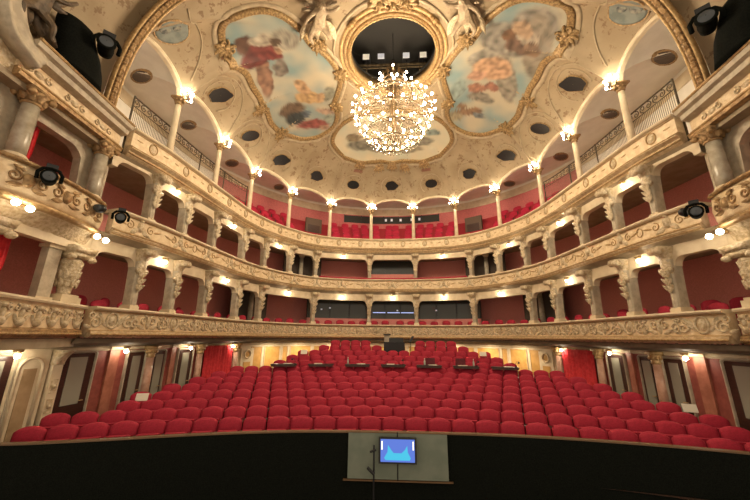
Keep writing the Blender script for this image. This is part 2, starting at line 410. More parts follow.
RC, RR = Vector((.07, 10.72)), 1.75
cm = MB(); cm.grid(rows, True)
tipi = [i * (NU + 1) + NU for i in range(len(rows))]; cm.f.append(tuple(tipi))
cm.f = [f for f in cm.f if not all((Vector(cm.v[i][:2]) - RC).length < RR + .22 for i in f)]
ceiling = struct(cm.build('ceiling', 'ceil', None, True))
_bm = bmesh.new(); _bm.from_mesh(ceiling.data); BVH = BVHTree.FromBMesh(_bm)
def on_ceil(x, y, off=0.):
    h = BVH.ray_cast(Vector((x, y, 6.0)), Vector((0, 0, 1)))
    if h[0] is None: return Vector((x, y, ZTOP - off)), Vector((0, 0, -1))
    n = h[1] if h[1].z < 0 else -h[1]
    return h[0] + n * off, n

# vaults behind the arches, gallery back wall, seating steps
vt = MB(); GD = 3.3; ZB = 9.75; ZV = 9.95
for a, b in bays:
    rows = []
    for i in range(15):
        w = (i / 14) ** 2; rows.append([GA.at(a + (b - a) * j / NB, GD * w, arch_z(j / NB) * (1 - w ** .4) + ZV * w ** .4) for j in range(NB + 1)])
    vt.grid(rows)
struct(vt.build('trim_6', 'vault', None, True))
struct_sweep('trim_11', [(GD, ZB + .05), (GD, ZV + .02), (GD + .1, ZV + .02), (GD + .1, ZB + .05)], 'vault', .4, -GA.h, GA.h, True, GA)
GSW = abs(GA.find(7.47, 15.25)) - .3
struct_sweep('wall_gallery', [(GD, 5.0), (GD, ZB - .47), (GD + .1, ZB - .47), (GD + .1, 5.0)], 'pinkwall', .4, -GSW, GSW, True, GA)
for sg, nm in ((-1, 'wall_gallery_left'), (1, 'wall_gallery_right')):
    struct_sweep(nm, [(GD, 5.0), (GD, ZB - .47), (GD + .1, ZB - .47), (GD + .1, 5.0)], 'vault', .4, sg * GSW, sg * GA.h, True, GA)
    struct_sweep('trim_%d' % (9 + sg), [(GD - .06, 5.0), (GD - .06, 6.9), (GD, 6.95), (GD, 5.0)], 'pinkwall', .4, sg * GSW, sg * GA.h, True, GA)
struct_sweep('trim_7', [(GD - .05, ZB - .47), (GD - .05, ZB - .44), (GD, ZB - .42), (GD, ZB + .05), (GD + .1, ZB + .05), (GD + .1, ZB - .47)], 'stucco', .4, -GA.h, GA.h, True, GA)
# arch edge mouldings (archivolts), one per gallery bay
for bi, (a, b) in enumerate(bays):
    m = MB(); rows = []
    for j in range(NB + 1):
        k = j / NB; s = a + (b - a) * k; z = arch_z(k)
        rows.append([GA.at(s, -.04, z + .10), GA.at(s, -.07, z), GA.at(s, .0, z - .05), GA.at(s, .14, z - .05), GA.at(s, .14, z + .06)])
    m.grid(rows, False, True, True); struct(m.build('trim_%d' % (20 + bi), 'stucco'))
steps = [(.05, 5.12)]
GROW = 5
for i in range(GROW):
    d0 = .30 + .6 * i; z = 5.12 + .58 * i; steps += [(d0, z), (d0, z + .58)]
struct_sweep('floor_gallery', steps + [(3.25, 5.12 + .58 * GROW), (3.25, 5.06), (.05, 5.06)], 'velvet_dark', .5, -GSW - .3, GSW + .3, True, GA)
for sg, nm in ((-1, 'floor_gallery_left'), (1, 'floor_gallery_right')):
    struct_sweep(nm, [(.05, 5.12), (.42, 5.12), (.42, 5.55), (3.25, 5.55), (3.25, 5.06), (.05, 5.06)], 'soffit', .5, sg * (GSW + .3), sg * (GA.h - 1.4), True, GA)
def gallery_column(sg, i):
    s = sg * AS[i]; p = GA.at(s, .05, 0)
    t = thing('gallery_column', 'slim cream gallery column, %s from the %s end of the top gallery arcade' % (ORD[i], SIDE[sg]), 'column', (p.x, p.y, 5.9), 0)
    m = MB(); m.lathe([(.16, 0), (.16, .1), (.12, .16), (.12, .2)], 12); m.build('base', 'stucco', t, True)
    m = MB(); m.lathe([(.115, .2), (.115, .5), (.10, 1.6), (.095, 2.2)], 14); m.build('shaft', 'stucco', t, True)
    m = MB(); m.lathe([(.10, 2.2), (.13, 2.24), (.11, 2.28), (.15, 2.38), (.19, 2.44)], 12); m.box((0, 0, 2.47), (.4, .4, .07), 0)
    for k in range(8):
        a = k * PI / 4; m.ball((.14 * math.cos(a), .14 * math.sin(a), 2.37), .045, 4, 6)
    m.build('capital', 'gold_dark', t, True)
for sg in (-1, 1):
    for i in range(6): gallery_column(sg, i)
# sconces
def sconce(sg, i):
    p, nr, tg = GA.at(sg * AS[i], -.12, 8.38, True); rz = math.atan2(-nr.x, nr.y)
    t = thing('wall_sconce', 'gilded multi-bulb sconce lit on the %s gallery column from the %s end' % (ORD[i], SIDE[sg]), 'lamp', p, rz)
    m = MB(); m.lathe([(.02, -.2), (.07, -.12), (.05, -.04), (.09, .02), (.06, .1)], 10); m.build('bracket', 'gold_frame', t, True)
    pos = [(-.27, -.08, .10), (.27, -.08, .10), (0, -.25, .06), (-.13, -.20, .26), (.13, -.20, .26)]
    a = MB()
    for x, y, z in pos: a.tube([(0, 0, 0), (x * .5, y * .7, -.06), (x, y, z - .1), (x, y, z - .04)], .014, 5)
    a.build('arms', 'bronze', t, True)
    for x, y, z in pos: b = MB(); b.ball((x, y, z + .02), .045, 5, 8, (1, 1, 1.25)); b.build('bulb', 'bulb_sconce', t, True)
for sg in (-1, 1):
    for i in range(6): sconce(sg, i)

# ------------------------------------------------------------------ camera, world, view
cam = bpy.data.objects.new('camera', bpy.data.cameras.new('camera')); COL.objects.link(cam); scn.camera = cam
cam.data.sensor_width = 36; cam.data.lens = 36 * 320 / 750; cam.data.clip_start = .05; cam.data.clip_end = 200
pit, rol, yaw = math.radians(15.214), math.radians(.562), math.radians(3.205)
fw = Vector((-math.sin(yaw) * math.cos(pit), math.cos(yaw) * math.cos(pit), math.sin(pit))); rt = Vector((math.cos(yaw), math.sin(yaw), 0)); uv = rt.cross(fw)
r2 = rt * math.cos(rol) + uv * math.sin(rol); u2 = -rt * math.sin(rol) + uv * math.cos(rol)
cam.matrix_world = Matrix(((r2.x, u2.x, -fw.x, 0), (r2.y, u2.y, -fw.y, 0), (r2.z, u2.z, -fw.z, 0), (0, 0, 0, 1)))
w = bpy.data.worlds.new('stage_dimness'); scn.world = w; w.use_nodes = True
w.node_tree.nodes['Background'].inputs['Color'].default_value = (1, .8, .58, 1); w.node_tree.nodes['Background'].inputs['Strength'].default_value = .5
scn.view_settings.view_transform = 'Standard'; scn.view_settings.look = 'None'; scn.view_settings.gamma = 1; scn.view_settings.exposure = .9
# ------------------------------------------------------------------ ceiling ornaments
PAINT_L = [(-5.98, 8.74), (-5.61, 8.48), (-5.1, 8.43), (-4.45, 8.51), (-3.96, 8.82), (-3.51, 9.41), (-3.29, 10.03), (-2.87, 10.44), (-2.53, 11.09), (-2.4, 11.8), (-2.67, 12.64), (-2.98, 13.4), (-2.95, 14.23), (-3.34, 15.12), (-4.14, 15.6), (-5.05, 15.45), (-5.72, 14.64), (-6.04, 13.82), (-5.98, 13.07), (-5.94, 12.11), (-6.0, 11.45), (-5.96, 10.66), (-6.12, 9.94), (-6.2, 9.4)]
PAINT_B = [(-3.38, 16.4), (-3.04, 15.58), (-2.46, 14.9), (-1.5, 14.3), (0, 14.05), (1.5, 14.3), (2.46, 14.9), (3.04, 15.58), (3.38, 16.45), (3.1, 17.18), (2.56, 17.75), (1.84, 18.1), (0.9, 18.05), (0, 18.25), (-.9, 18.05), (-1.84, 18.1), (-2.56, 17.75), (-3.1, 17.18)]
def closed_smooth(P, n=5):
    D = []; k = len(P)
    for i in range(k):
        p0, p1, p2, p3 = (Vector(P[(i + j - 1) % k]) for j in range(4))
        for q in range(n):
            t = q / n; D.append(.5 * (2 * p1 + (p2 - p0) * t + (2 * p0 - 5 * p1 + 4 * p2 - p3) * t * t + (3 * p1 - p0 - 3 * p2 + p3) * t ** 3))
    return D
def inside(x, y, P):
    c = False; j = len(P) - 1
    for i in range(len(P)):
        if (P[i].y > y) != (P[j].y > y) and x < (P[j].x - P[i].x) * (y - P[i].y) / (P[j].y - P[i].y) + P[i].x: c = not c
        j = i
    return c
from mathutils import noise as mnoise
def paint_colour(x, y, blobs, base, alt):
    n = mnoise.noise(Vector((x * .8, y * .8, 1.))) + .4 * mnoise.noise(Vector((x * 2., y * 2., 4.)))
    k = max(0, min(1, n * 1.1 + .45)); c = [a + (b - a) * k for a, b in zip(base, alt)]
    wx = x + .12 * mnoise.noise(Vector((x * 3, y * 3, 9))); wy = y + .12 * mnoise.noise(Vector((x * 3, y * 3, 15)))
    for bx, by, rx, ry, an, col in blobs:
        dx, dy = wx - bx, wy - by; X = dx * math.cos(an) + dy * math.sin(an); Y = -dx * math.sin(an) + dy * math.cos(an)
        q = (X / rx) ** 2 + (Y / ry) ** 2; w_ = max(0, min(1, (1.15 - q) / .4))
        f = .55 + .42 * mnoise.noise(Vector((x * 5, y * 5, bx)))
        c = [a + (b * f - a) * w_ for a, b in zip(c, col)]
    return c
def paint_mat(name):
    m, nt, b = new_mat(name); a = nt.nodes.new('ShaderNodeVertexColor'); a.layer_name = 'paint'
    nt.links.new(a.outputs['Color'], b.inputs['Base Color']); b.inputs['Roughness'].default_value = .6; return m
M['fresco'] = paint_mat('fresco_paint')
def frame_profile(poly, widths, mat_name, parent, name, r0, off, wob=0.):
    n = len(poly); rows = []
    prof = [(-.02, .0), (-.02, .07), (.05, .12), (.12, .09), (.17, .13), (.24, .07), (.26, 0)]
    for i, p in enumerate(poly):
        t = (poly[(i + 1) % n] - poly[i - 1]).normalized(); nn = Vector((t.y, -t.x)); r = []
        for a, h in prof:
            q = p + nn * (a * widths * r0); z, _ = on_ceil(q.x, q.y, .012 + h * widths + (wob * (i % 2) if h > .1 else 0)); r.append((q.x, q.y, z.z))
        rows.append(r)
    m = MB(); m.grid(rows, True); return m.build(name, mat_name, parent, True)
def fresco(label, poly, blobs, base, alt, gold=1.):
    P = closed_smooth(poly); c = sum(P, Vector((0, 0))) / len(P)
    ar = sum(P[i - 1].x * P[i].y - P[i].x * P[i - 1].y for i in range(len(P)))
    if ar < 0: P.reverse()          # counter-clockwise: outward normal is (ty, -tx)
    t = thing('ceiling_painting', label, 'painting', (0, 0, 0))
    m = MB(); n = len(P); K = 34; rows = []
    for k in range(K + 1):
        q = max(.002, 1 - k / K); rows.append([])
        for p in P:
            w_ = c + (p - c) * q; z, _ = on_ceil(w_.x, w_.y, .03); rows[-1].append((w_.x, w_.y, z.z))
    m.grid(rows, False, True); o = m.build('canvas', 'fresco', t, True)
    ca = o.data.color_attributes.new('paint', 'FLOAT_COLOR', 'POINT')
    for i, v in enumerate(o.data.vertices): ca.data[i].color = (*paint_colour(v.co.x, v.co.y, blobs, base, alt), 1)
    frame_profile(P, .85, 'gold_frame', t, 'frame', 1., 0, .02)
    # plaster border outside the gilt frame
    rows = []
    for i, p in enumerate(P):
        tt = (P[(i + 1) % n] - P[i - 1]).normalized(); nn = Vector((tt.y, -tt.x)); r = []
        for a, h in ((.24, 0), (.27, .05), (.36, .06), (.4, 0)):
            q = p + nn * a; z, _ = on_ceil(q.x, q.y, .012 + h); r.append((q.x, q.y, z.z))
        rows.append(r)
    m = MB(); m.grid(rows, True); m.build('plaster_border', 'ceil_line', t, True)
    return t, P, c
def shell_ornament(t, x, y, r, ang, mat='gold_frame'):
    m = MB(); ca, sa = math.cos(ang), math.sin(ang)
    def fn(u, v, o):
        q = Vector((x + u * ca - v * sa, y + u * sa + v * ca)); z, _ = on_ceil(q.x, q.y, .1 + o); return Vector((q.x, q.y, z.z))
    for k in range(5):
        a = (k - 2) * .55; leafy(fn, 0, 0, r * math.sin(a), r * math.cos(a), r * .24, r * .35, m)
    for f in (-1, 1): spiral(fn, f * r * .45, -r * .1, r * .4, 1.3, f, -1, r * .13, .05, m, 14)
    blob(fn, 0, 0, r * .3, r * .3, r * .4, m)
    m.build('shell_ornament', mat, t, True)
SKY, SKY2 = (.40, .345, .245), (.17, .24, .235)
BL = [(-4.1, 9.7, .55, .45, 0, (.42, .38, .30)), (-5.5, 11.2, .32, 1.1, .2, (.36, .20, .13)), (-5.65, 9.55, .35, .4, 0, (.16, .08, .05)), (-5.35, 10.1, .75, .42, -.3, (.22, .05, .04)), (-4.9, 10.3, .45, .25, .4, (.24, .05, .04)),
      (-5.05, 9.6, .42, .28, .2, (.60, .52, .40)), (-4.55, 9.75, .22, .18, 0, (.16, .10, .06)), (-4.6, 10.15, .15, .14, 0, (.55, .33, .20)), (-4.75, 11.0, .3, .5, .4, (.26, .22, .18)),
      (-3.95, 12.9, .75, .42, .1, (.66, .42, .20)), (-4.15, 12.2, .3, .45, -.3, (.64, .40, .22)), (-3.4, 12.9, .28, .3, .3, (.62, .40, .22)), (-2.98, 12.7, .25, .55, .4, (.28, .27, .20)),
      (-5.0, 13.5, .65, .5, -.2, (.20, .13, .08)), (-5.0, 14.1, .5, .42, 0, (.05, .06, .06)), (-4.4, 14.0, .22, .28, 0, (.16, .2, .24)), (-4.25, 14.75, .85, .35, .1, (.36, .10, .08)), (-3.7, 15.1, .3, .2, 0, (.5, .30, .2)), (-3.35, 13.9, .6, .2, .2, (.60, .40, .28)), (-3.3, 14.5, .35, .4, 0, (.40, .45, .36))]
BRT = [(5.2, 9.4, .8, .8, .4, (.36, .32, .26)), (4.4, 10.1, 1.1, .7, .4, (.36, .33, .27)), (5.6, 10.2, .5, 1.4, -.3, (.32, .27, .20)), (5.1, 12.0, .4, 1.3, -.4, (.34, .30, .23)), (3.8, 11.0, .6, .45, 0, (.40, .37, .30)), (4.5, 9.9, .3, .25, .4, (.24, .13, .07)), (4.95, 10.3, .5, .3, .2, (.20, .12, .08)), (5.2, 9.9, .4, .22, 0, (.60, .50, .38)), (5.45, 10.3, .35, .25, .5, (.28, .17, .1)),
       (4.9, 9.6, .4, .3, .6, (.56, .38, .24)), (4.3, 11.5, .85, .62, .1, (.66, .40, .24)), (3.75, 11.9, .4, .3, 0, (.62, .36, .24)), (4.0, 12.6, .5, .28, .1, (.46, .22, .14)), (4.6, 12.5, .35, .25, .2, (.40, .18, .12)), (4.3, 13.2, .7, .3, .3, (.35, .31, .24)), (3.9, 14.2, .75, .26, -.15, (.34, .20, .11)), (4.5, 14.4, .3, .22, 0, (.20, .22, .22)), (3.5, 13.8, .25, .2, 0, (.30, .18, .10)), (3.1, 12.6, .35, .6, 0, (.34, .42, .38)), (3.3, 14.6, .5, .35, .3, (.50, .42, .26))]
BB = [(-1.5, 16.9, 1.2, .5, .1, (.34, .32, .24)), (-.9, 16.5, .3, .35, 0, (.34, .22, .12)), (1.6, 16.7, .9, .4, -.1, (.36, .34, .26)), (.3, 17.3, 1.6, .35, 0, (.40, .35, .24)), (-2.2, 16.2, .5, .3, 0, (.38, .30, .18)), (2.3, 15.9, .5, .3, .3, (.36, .45, .40)), (0., 15.2, 1.3, .6, 0, (.52, .46, .33))]
tl, PL_, cl_ = fresco('large painted ceiling panel left of the chandelier, red-robed group at its edge', PAINT_L, BL, SKY, SKY2)
for x, y, a in ((-6.15, 9.3, 1.2), (-2.95, 9.95, -.9), (-2.3, 11.5, -1.6), (-2.85, 13.5, -1.6), (-6.1, 12.6, 1.6), (-5.8, 14.6, 2.2)): shell_ornament(tl, x, y, .42, a)
tr_, PR_, cr_ = fresco('large painted ceiling panel right of the chandelier, orange and grey cloud group', [(-x, y) for x, y in PAINT_L], BRT, SKY, SKY2)
for x, y, a in ((6.15, 9.3, -1.2), (2.95, 9.95, .9), (2.3, 11.5, 1.6), (2.85, 13.5, 1.6), (6.1, 12.6, -1.6), (5.8, 14.6, -2.2)): shell_ornament(tr_, x, y, .42, a)
tb_, PB_, cb_ = fresco('oval painted ceiling panel behind and below the chandelier', PAINT_B, BB, (.58, .50, .34), (.44, .46, .36))
for x, y, a in ((0, 18.45, 0), (-2.0, 18.2, .3), (2.0, 18.2, -.3), (-.8, 18.45, .2), (.8, 18.45, -.2)): shell_ornament(tb_, x, y, .38, a, 'gold_dark')

# the round opening with its moulded gilt ring
RC = Vector((.07, 10.72)); RR = 1.75
t = thing('ceiling_ring', 'round gilded moulding ring around the dark ceiling opening', 'moulding', (RC.x, RC.y, ZTOP))
def ring(prof, name, mat, beads=0, rb=.04, zb=0., rr=0.):
    m = MB(); rows = [[(r * math.cos(2 * PI * i / 72), r * math.sin(2 * PI * i / 72), z) for r, z in prof] for i in range(72)]
    m.grid(rows, True, True); m.build(name, mat, t, True)
ring([(1.75, .35), (1.72, .0), (1.78, -.10), (1.86, -.12), (1.9, -.04), (1.9, .1)], 'inner_moulding', 'gold')
ring([(1.9, .05), (1.92, -.06), (2.0, -.09), (2.06, -.03), (2.08, .05)], 'middle_moulding', 'gold_dark')
ring([(2.08, .05), (2.1, -.05), (2.2, -.07), (2.24, .0), (2.24, .05)], 'outer_moulding', 'gold')
ring([(2.4, .05), (2.4, -.05), (2.47, -.06), (2.5, .05)], 'plaster_moulding', 'ceil_line')
m = MB(); rows = []
for i in range(216):
    a = 2 * PI * i / 216; r_ = .045 * (.55 + .45 * abs(math.sin(PI * i / 3)))
    rows.append([((1.79 + r_ * math.cos(q * PI / 3)) * math.cos(a), (1.79 + r_ * math.cos(q * PI / 3)) * math.sin(a), -.12 + r_ * math.sin(q * PI / 3)) for q in range(6)])
m.grid(rows, True, True); m.build('bead_moulding', 'gold', t, True)
for q in range(4):
    a = q * PI / 2 + PI / 4; m = MB()
    for k in range(3): m.ball((2.18 * math.cos(a + .07 * (k - 1)), 2.18 * math.sin(a + .07 * (k - 1)), -.1), .11 if k == 1 else .08, 5, 8)
    m.build('gilt_boss', 'gold', t, True)
# dark lighting loft above the opening
m = MB(); rows = [[(RC.x + r * math.cos(2 * PI * i / 48), RC.y + r * math.sin(2 * PI * i / 48), z) for r, z in ((1.76, ZTOP - .02), (1.76, ZTOP + .5), (2.6, ZTOP + .5), (2.6, ZTOP + 2.2), (.01, ZTOP + 2.2))] for i in range(48)]
m.grid(rows, True); struct(m.build('trim_40', 'darkroom'))
m = MB(); m.box((RC.x, RC.y + 1.2, ZTOP + .78), (5.0, .08, .06)); m.box((RC.x, RC.y + 1.2, ZTOP + .62), (5.0, .05, .04))
for k in range(7): m.box((RC.x - 1.8 + .6 * k, RC.y + 1.2, ZTOP + .62), (.05, .05, .36))
tag(m.build('loft_railing', 'dull_iron'), 'dark walkway rail crossing inside the round ceiling opening', 'railing')
M['lampblue'] = emit('cool_lamp_face', (.65, .80, 1.), .14)
M['lampwarm'] = emit('warm_lamp_face', (1., .85, .6), .2)
for k, (x, lab) in enumerate(((-1.25, 'pale-faced loft spotlight at the left end of the walkway in the ceiling opening'), (-.55, 'bluish loft spotlight left of centre in the ceiling opening'), (.62, 'bluish loft spotlight right of centre in the ceiling opening'), (1.4, 'pale-faced loft spotlight at the right end of the walkway in the ceiling opening'))):
    t = thing('spotlight', lab, 'spotlight', (RC.x + x, RC.y + 1.34, ZTOP + 1.2))
    m = MB(); m.box((0, .12, .18), (.36, .3, .36), 0); m.build('housing', 'blackmetal', t)
    m = MB(); m.box((0, -.05, .18), (.3, .04, .28)); m.build('lens', 'lampblue' if k in (1, 2) else 'lampwarm', t)
    m = MB(); m.box((0, .05, -.2), (.06, .06, .44)); m.build('clamp', 'blackmetal', t)

# speaker and vent openings in the cove
VENT = [(-.02, 19.8), (2.6, 19.46), (4.8, 18.2), (6.41, 16.16), (7.15, 13.7), (7.21, 10.9)]
def ceil_patch(t, name, mat, x, y, outline, off0, off1, hump=0., axes=None):
    p, n = on_ceil(x, y); n = n.normalized(); u = Vector((0, 0, 1)).cross(n)
    u = u.normalized() if u.length > .05 else Vector((1, 0, 0)); v = n.cross(u); c_ = p
    if axes: u, v = axes
    m = MB(); rows = []
    for q, o in ((1.0, off0), (1., off1), (.84, off1), (.68, off1), (.52, off1 + hump * .8), (.36, off1 + hump), (.2, off1 + hump), (.02, off1 + hump)):
        rr = []
        for a, b in outline:
            h = BVH.find_nearest(c_ + u * a * q + v * b * q); nn = h[1] if h[1].dot(n) > 0 else -h[1]; rr.append(h[0] + nn * (o + .008))
        rows.append(rr)
    m.grid(rows, False, True); return m.build(name, mat, t)
def oval(a, b, n=24): return [(a * math.cos(2 * PI * i / n), b * math.sin(2 * PI * i / n)) for i in range(n)]
def cartouche(a, b, n=48, sk=1): return [((a * (1 + .09 * math.cos(3 * q + sk) + .06 * math.cos(6 * q)) * math.cos(q)), b * (1 + .12 * math.cos(3 * q - sk) + .06 * math.cos(5 * q)) * math.sin(q)) for q in [2 * PI * i / n for i in range(n)]]
def vent(x, y, kind, lab, side):
    t = thing('ceiling_vent', lab, 'vent'); sc_ = 1.25 if side else 1.
    ol = oval(.40 * sc_, .30) if kind else cartouche(.42 * sc_, .33, 48, 1 if x > 0 else -1)
    p, n = on_ceil(x, y); n = n.normalized(); u = Vector((0, 0, 1)).cross(n).normalized(); v = n.cross(u); ax = None
    if side:
        e1 = Vector((-math.copysign(1, x), 1, .6)); e1 = (e1 - n * e1.dot(n)).normalized(); ax = (e1, n.cross(e1))
    ceil_patch(t, 'dark_grille', 'blackmetal', x, y, ol, .0, .05, 0, ax)
    e1, e2 = ax or (u, v); m = MB()
    m.tube([BVH.find_nearest(p + e1 * a * 1.03 + e2 * b * 1.03)[0] + n * .03 for a, b in ol], .026, 6, True); m.build('gilt_rim', 'gold_frame', t, True)
    # thin stucco line sweeping round the opening towards the columns on each side
    m = MB(); pts = []
    for a, b in [(.7 * math.sin(q), -.7 * math.cos(q)) for q in [(-2.3 + 4.6 * i / 24) for i in range(25)]]:
        w_ = p + u * a + v * b * (1 if n.cross(u).z < 0 else -1); z, _ = on_ceil(w_.x, w_.y, .01); pts.append(z)
    m.tube(pts, .028, 5); m.build('stucco_line', 'ceil_line', t, True)
for i, (x, y) in enumerate(VENT):
    nm = ['over the middle arch', 'over the second arch', 'over the third arch', 'over the fourth arch', 'over the fifth arch', 'over the sixth arch']
    for sg in ((1,) if i == 0 else (-1, 1)):
        kind = i in (1, 3) or (i == 4)
        kind = {0: 0, 1: 1, 2: 0, 3: 0, 4: 1, 5: 0}[i]
        vent(sg * x, y, kind, ('dark oval' if kind else 'dark wavy-edged') + ' ceiling opening ' + (nm[i] if i == 0 else nm[i] + ' %s of centre' % SIDE[sg]), i >= 3)
MEDP = [(-6.78, 8.12, 9.91), (-6.89, 8.3, 9.86), (-7.0, 8.35, 9.77), (-7.11, 8.35, 9.66), (-7.23, 8.31, 9.54), (-7.33, 8.22, 9.42), (-7.41, 8.1, 9.32), (-7.47, 7.97, 9.25), (-7.48, 7.83, 9.2), (-7.46, 7.69, 9.18), (-7.36, 7.5, 9.15), (-7.16, 7.3, 9.04), (-7.02, 7.23, 9.07), (-6.93, 7.25, 9.2), (-6.85, 7.3, 9.33), (-6.76, 7.38, 9.44), (-6.67, 7.47, 9.55), (-6.63, 7.63, 9.68), (-6.66, 7.82, 9.82), (-6.71, 7.98, 9.9)]
M['medal'] = noisy('grey_blue_mural', (.13, .15, .135), (.19, .21, .185), 3., .7)
M['medal2'] = noisy('grey_blue_mural_figures', (.06, .07, .07), (.24, .235, .19), 5., .7)
for sg in (-1, 1):
    t = thing('ceiling_medallion', 'grey-blue round mural medallion above the first gallery arch on the %s' % SIDE[sg], 'medallion')
    MP = [Vector((-sg * a, b, c)) for a, b, c in MEDP]; mc = Vector((-sg * -7.08, 7.83, 9.53)); mc = BVH.find_nearest(Vector((sg * 7.1, 7.86, 9.58)))[0]
    def mpatch(name, mat, c0, q0, o0, o1):
        m = MB(); rows = []
        for q, o in ((1, o0), (1, o1), (.85, o1), (.7, o1), (.5, o1), (.3, o1), (.1, o1), (.01, o1)):
            r = []
            for p_ in MP:
                h = BVH.find_nearest(c0 + (p_ - mc) * q * q0); nn = h[1] if h[1].z < 0 else -h[1]; r.append(h[0] + nn * o)
            rows.append(r)
        m.grid(rows, False, True); m.build(name, mat, t, True)
    mpatch('mural', 'medal', mc, 1., .0, .03)
    mpatch('painted_figure', 'medal2', mc + (MP[0] - mc) * .3 + (MP[15] - mc) * .1, .26, .03, .045); mpatch('painted_figure', 'medal2', mc + (MP[10] - mc) * .4, .32, .03, .045)
    m = MB(); m.tube([BVH.find_nearest(mc + (p_ - mc) * 1.03)[0] - Vector((0, 0, .02)) for p_ in MP], .03, 5, True); m.build('rim', 'gold_dark', t, True)
# long stucco lines dividing the cove
k0 = 41
for sg in (-1, 1):
    for P in ([(7.45, 9.45), (7.1, 9.2), (6.75, 8.7), (6.55, 8.0), (6.4, 7.4)], [(7.5, 9.6), (6.9, 9.9), (6.55, 10.6), (6.55, 11.4), (6.9, 12.1), (7.5, 12.4)], [(7.5, 12.5), (6.85, 12.8), (6.5, 13.4), (6.4, 14.2), (6.7, 14.9), (7.25, 15.15)]):
        m = MB(); pts = []
        for q in smooth_poly([(sg * a, b) for a, b in P], 6):
            z, _ = on_ceil(q.x, q.y, .012); pts.append(z)
        m.tube(pts, .03, 5); struct(m.build('trim_%d' % k0, 'ceil_line', None, True)); k0 += 1
# small plaques
for sg in (-1, 1):
    t = thing('ceiling_plaque', 'small brown-red painted plaque below the oval ceiling panel on the %s' % SIDE[sg], 'plaque')
    ceil_patch(t, 'panel', M.setdefault('plaque', plain('brown_red_paint', (.22, .10, .06), .6)), sg * 2.2, 18.72, [(-.3, -.1), (.3, -.1), (.26, .1), (-.26, .1)], 0, .02)
# bay vents in the gallery vaults
VPOLY = [[(9.0, 9.48, 9.44), (9.39, 9.89, 9.71), (9.64, 10.06, 9.77), (9.9, 10.19, 9.82), (10.14, 10.24, 9.85), (10.32, 10.23, 9.87), (10.41, 10.15, 9.88), (10.41, 10.02, 9.87), (10.31, 9.85, 9.85), (10.11, 9.67, 9.81), (9.8, 9.44, 9.69), (9.59, 9.37, 9.68), (9.38, 9.33, 9.66), (9.2, 9.33, 9.62), (9.06, 9.35, 9.57), (8.99, 9.41, 9.5)], [(9.09, 12.44, 9.49), (9.41, 12.86, 9.7), (9.64, 13.06, 9.77), (9.87, 13.2, 9.81), (10.09, 13.26, 9.84), (10.25, 13.25, 9.86), (10.34, 13.17, 9.87), (10.35, 13.04, 9.86), (10.26, 12.87, 9.84), (10.05, 12.62, 9.76), (9.83, 12.44, 9.7), (9.64, 12.35, 9.69), (9.45, 12.3, 9.67), (9.27, 12.29, 9.63), (9.15, 12.32, 9.59), (9.09, 12.37, 9.54)], [(8.89, 16.21, 9.71), (9.06, 16.48, 9.77), (9.27, 16.7, 9.82), (9.49, 16.86, 9.85), (9.69, 16.93, 9.88), (9.85, 16.92, 9.89), (9.95, 16.82, 9.9), (9.95, 16.65, 9.89), (9.87, 16.43, 9.86), (9.7, 16.19, 9.81), (9.4, 15.81, 9.66), (9.19, 15.66, 9.63), (8.98, 15.57, 9.59), (8.79, 15.52, 9.53), (8.65, 15.51, 9.47), (8.57, 15.55, 9.41)], [(7.29, 19.5, 9.78), (7.41, 19.75, 9.82), (7.57, 19.98, 9.86), (7.75, 20.13, 9.89), (7.93, 20.2, 9.91), (8.07, 20.18, 9.92), (8.16, 20.07, 9.91), (8.18, 19.88, 9.9), (8.11, 19.63, 9.86), (7.95, 19.3, 9.78), (7.72, 18.91, 9.65), (7.52, 18.71, 9.59), (7.32, 18.54, 9.52), (7.13, 18.42, 9.44), (6.98, 18.34, 9.35), (7.23, 19.23, 9.73)]]
VB = BVHTree.FromPolygons([Vector(v) for v in vt.v], vt.f)
for i, P in enumerate(VPOLY):
    for sg in (-1, 1):
        t = thing('gallery_vent', 'brown oval vent in the vault of the %s gallery bay on the %s' % (ORD[i], SIDE[sg]), 'vent')
        Q = [Vector((sg * x, y, z)) for x, y, z in P]; c_ = sum(Q, Vector((0, 0, 0))) / len(Q)
        for nm, k0, k1, o, mt in (('rim', 1.0, .8, .03, 'gold_dark'), ('grille', .82, .0, .02, 'wood')):
            m = MB(); rows = []
            for w_ in range(7):
                k = k0 + (k1 - k0) * w_ / 6; r = []
                for p_ in Q:
                    h = VB.find_nearest(c_ + (p_ - c_) * max(k, .01)); nn = h[1] if h[1].z < 0 else -h[1]; r.append(h[0] + nn * (o if 0 < w_ or nm == 'grille' else 0))
                rows.append(r)
            m.grid(rows, False, True); m.build(nm, mt, t)

M['brown_figure'] = noisy('brown_patinated_stucco', (.06, .04, .02), (.13, .085, .045), 6., .55, 0, .3, 14.)
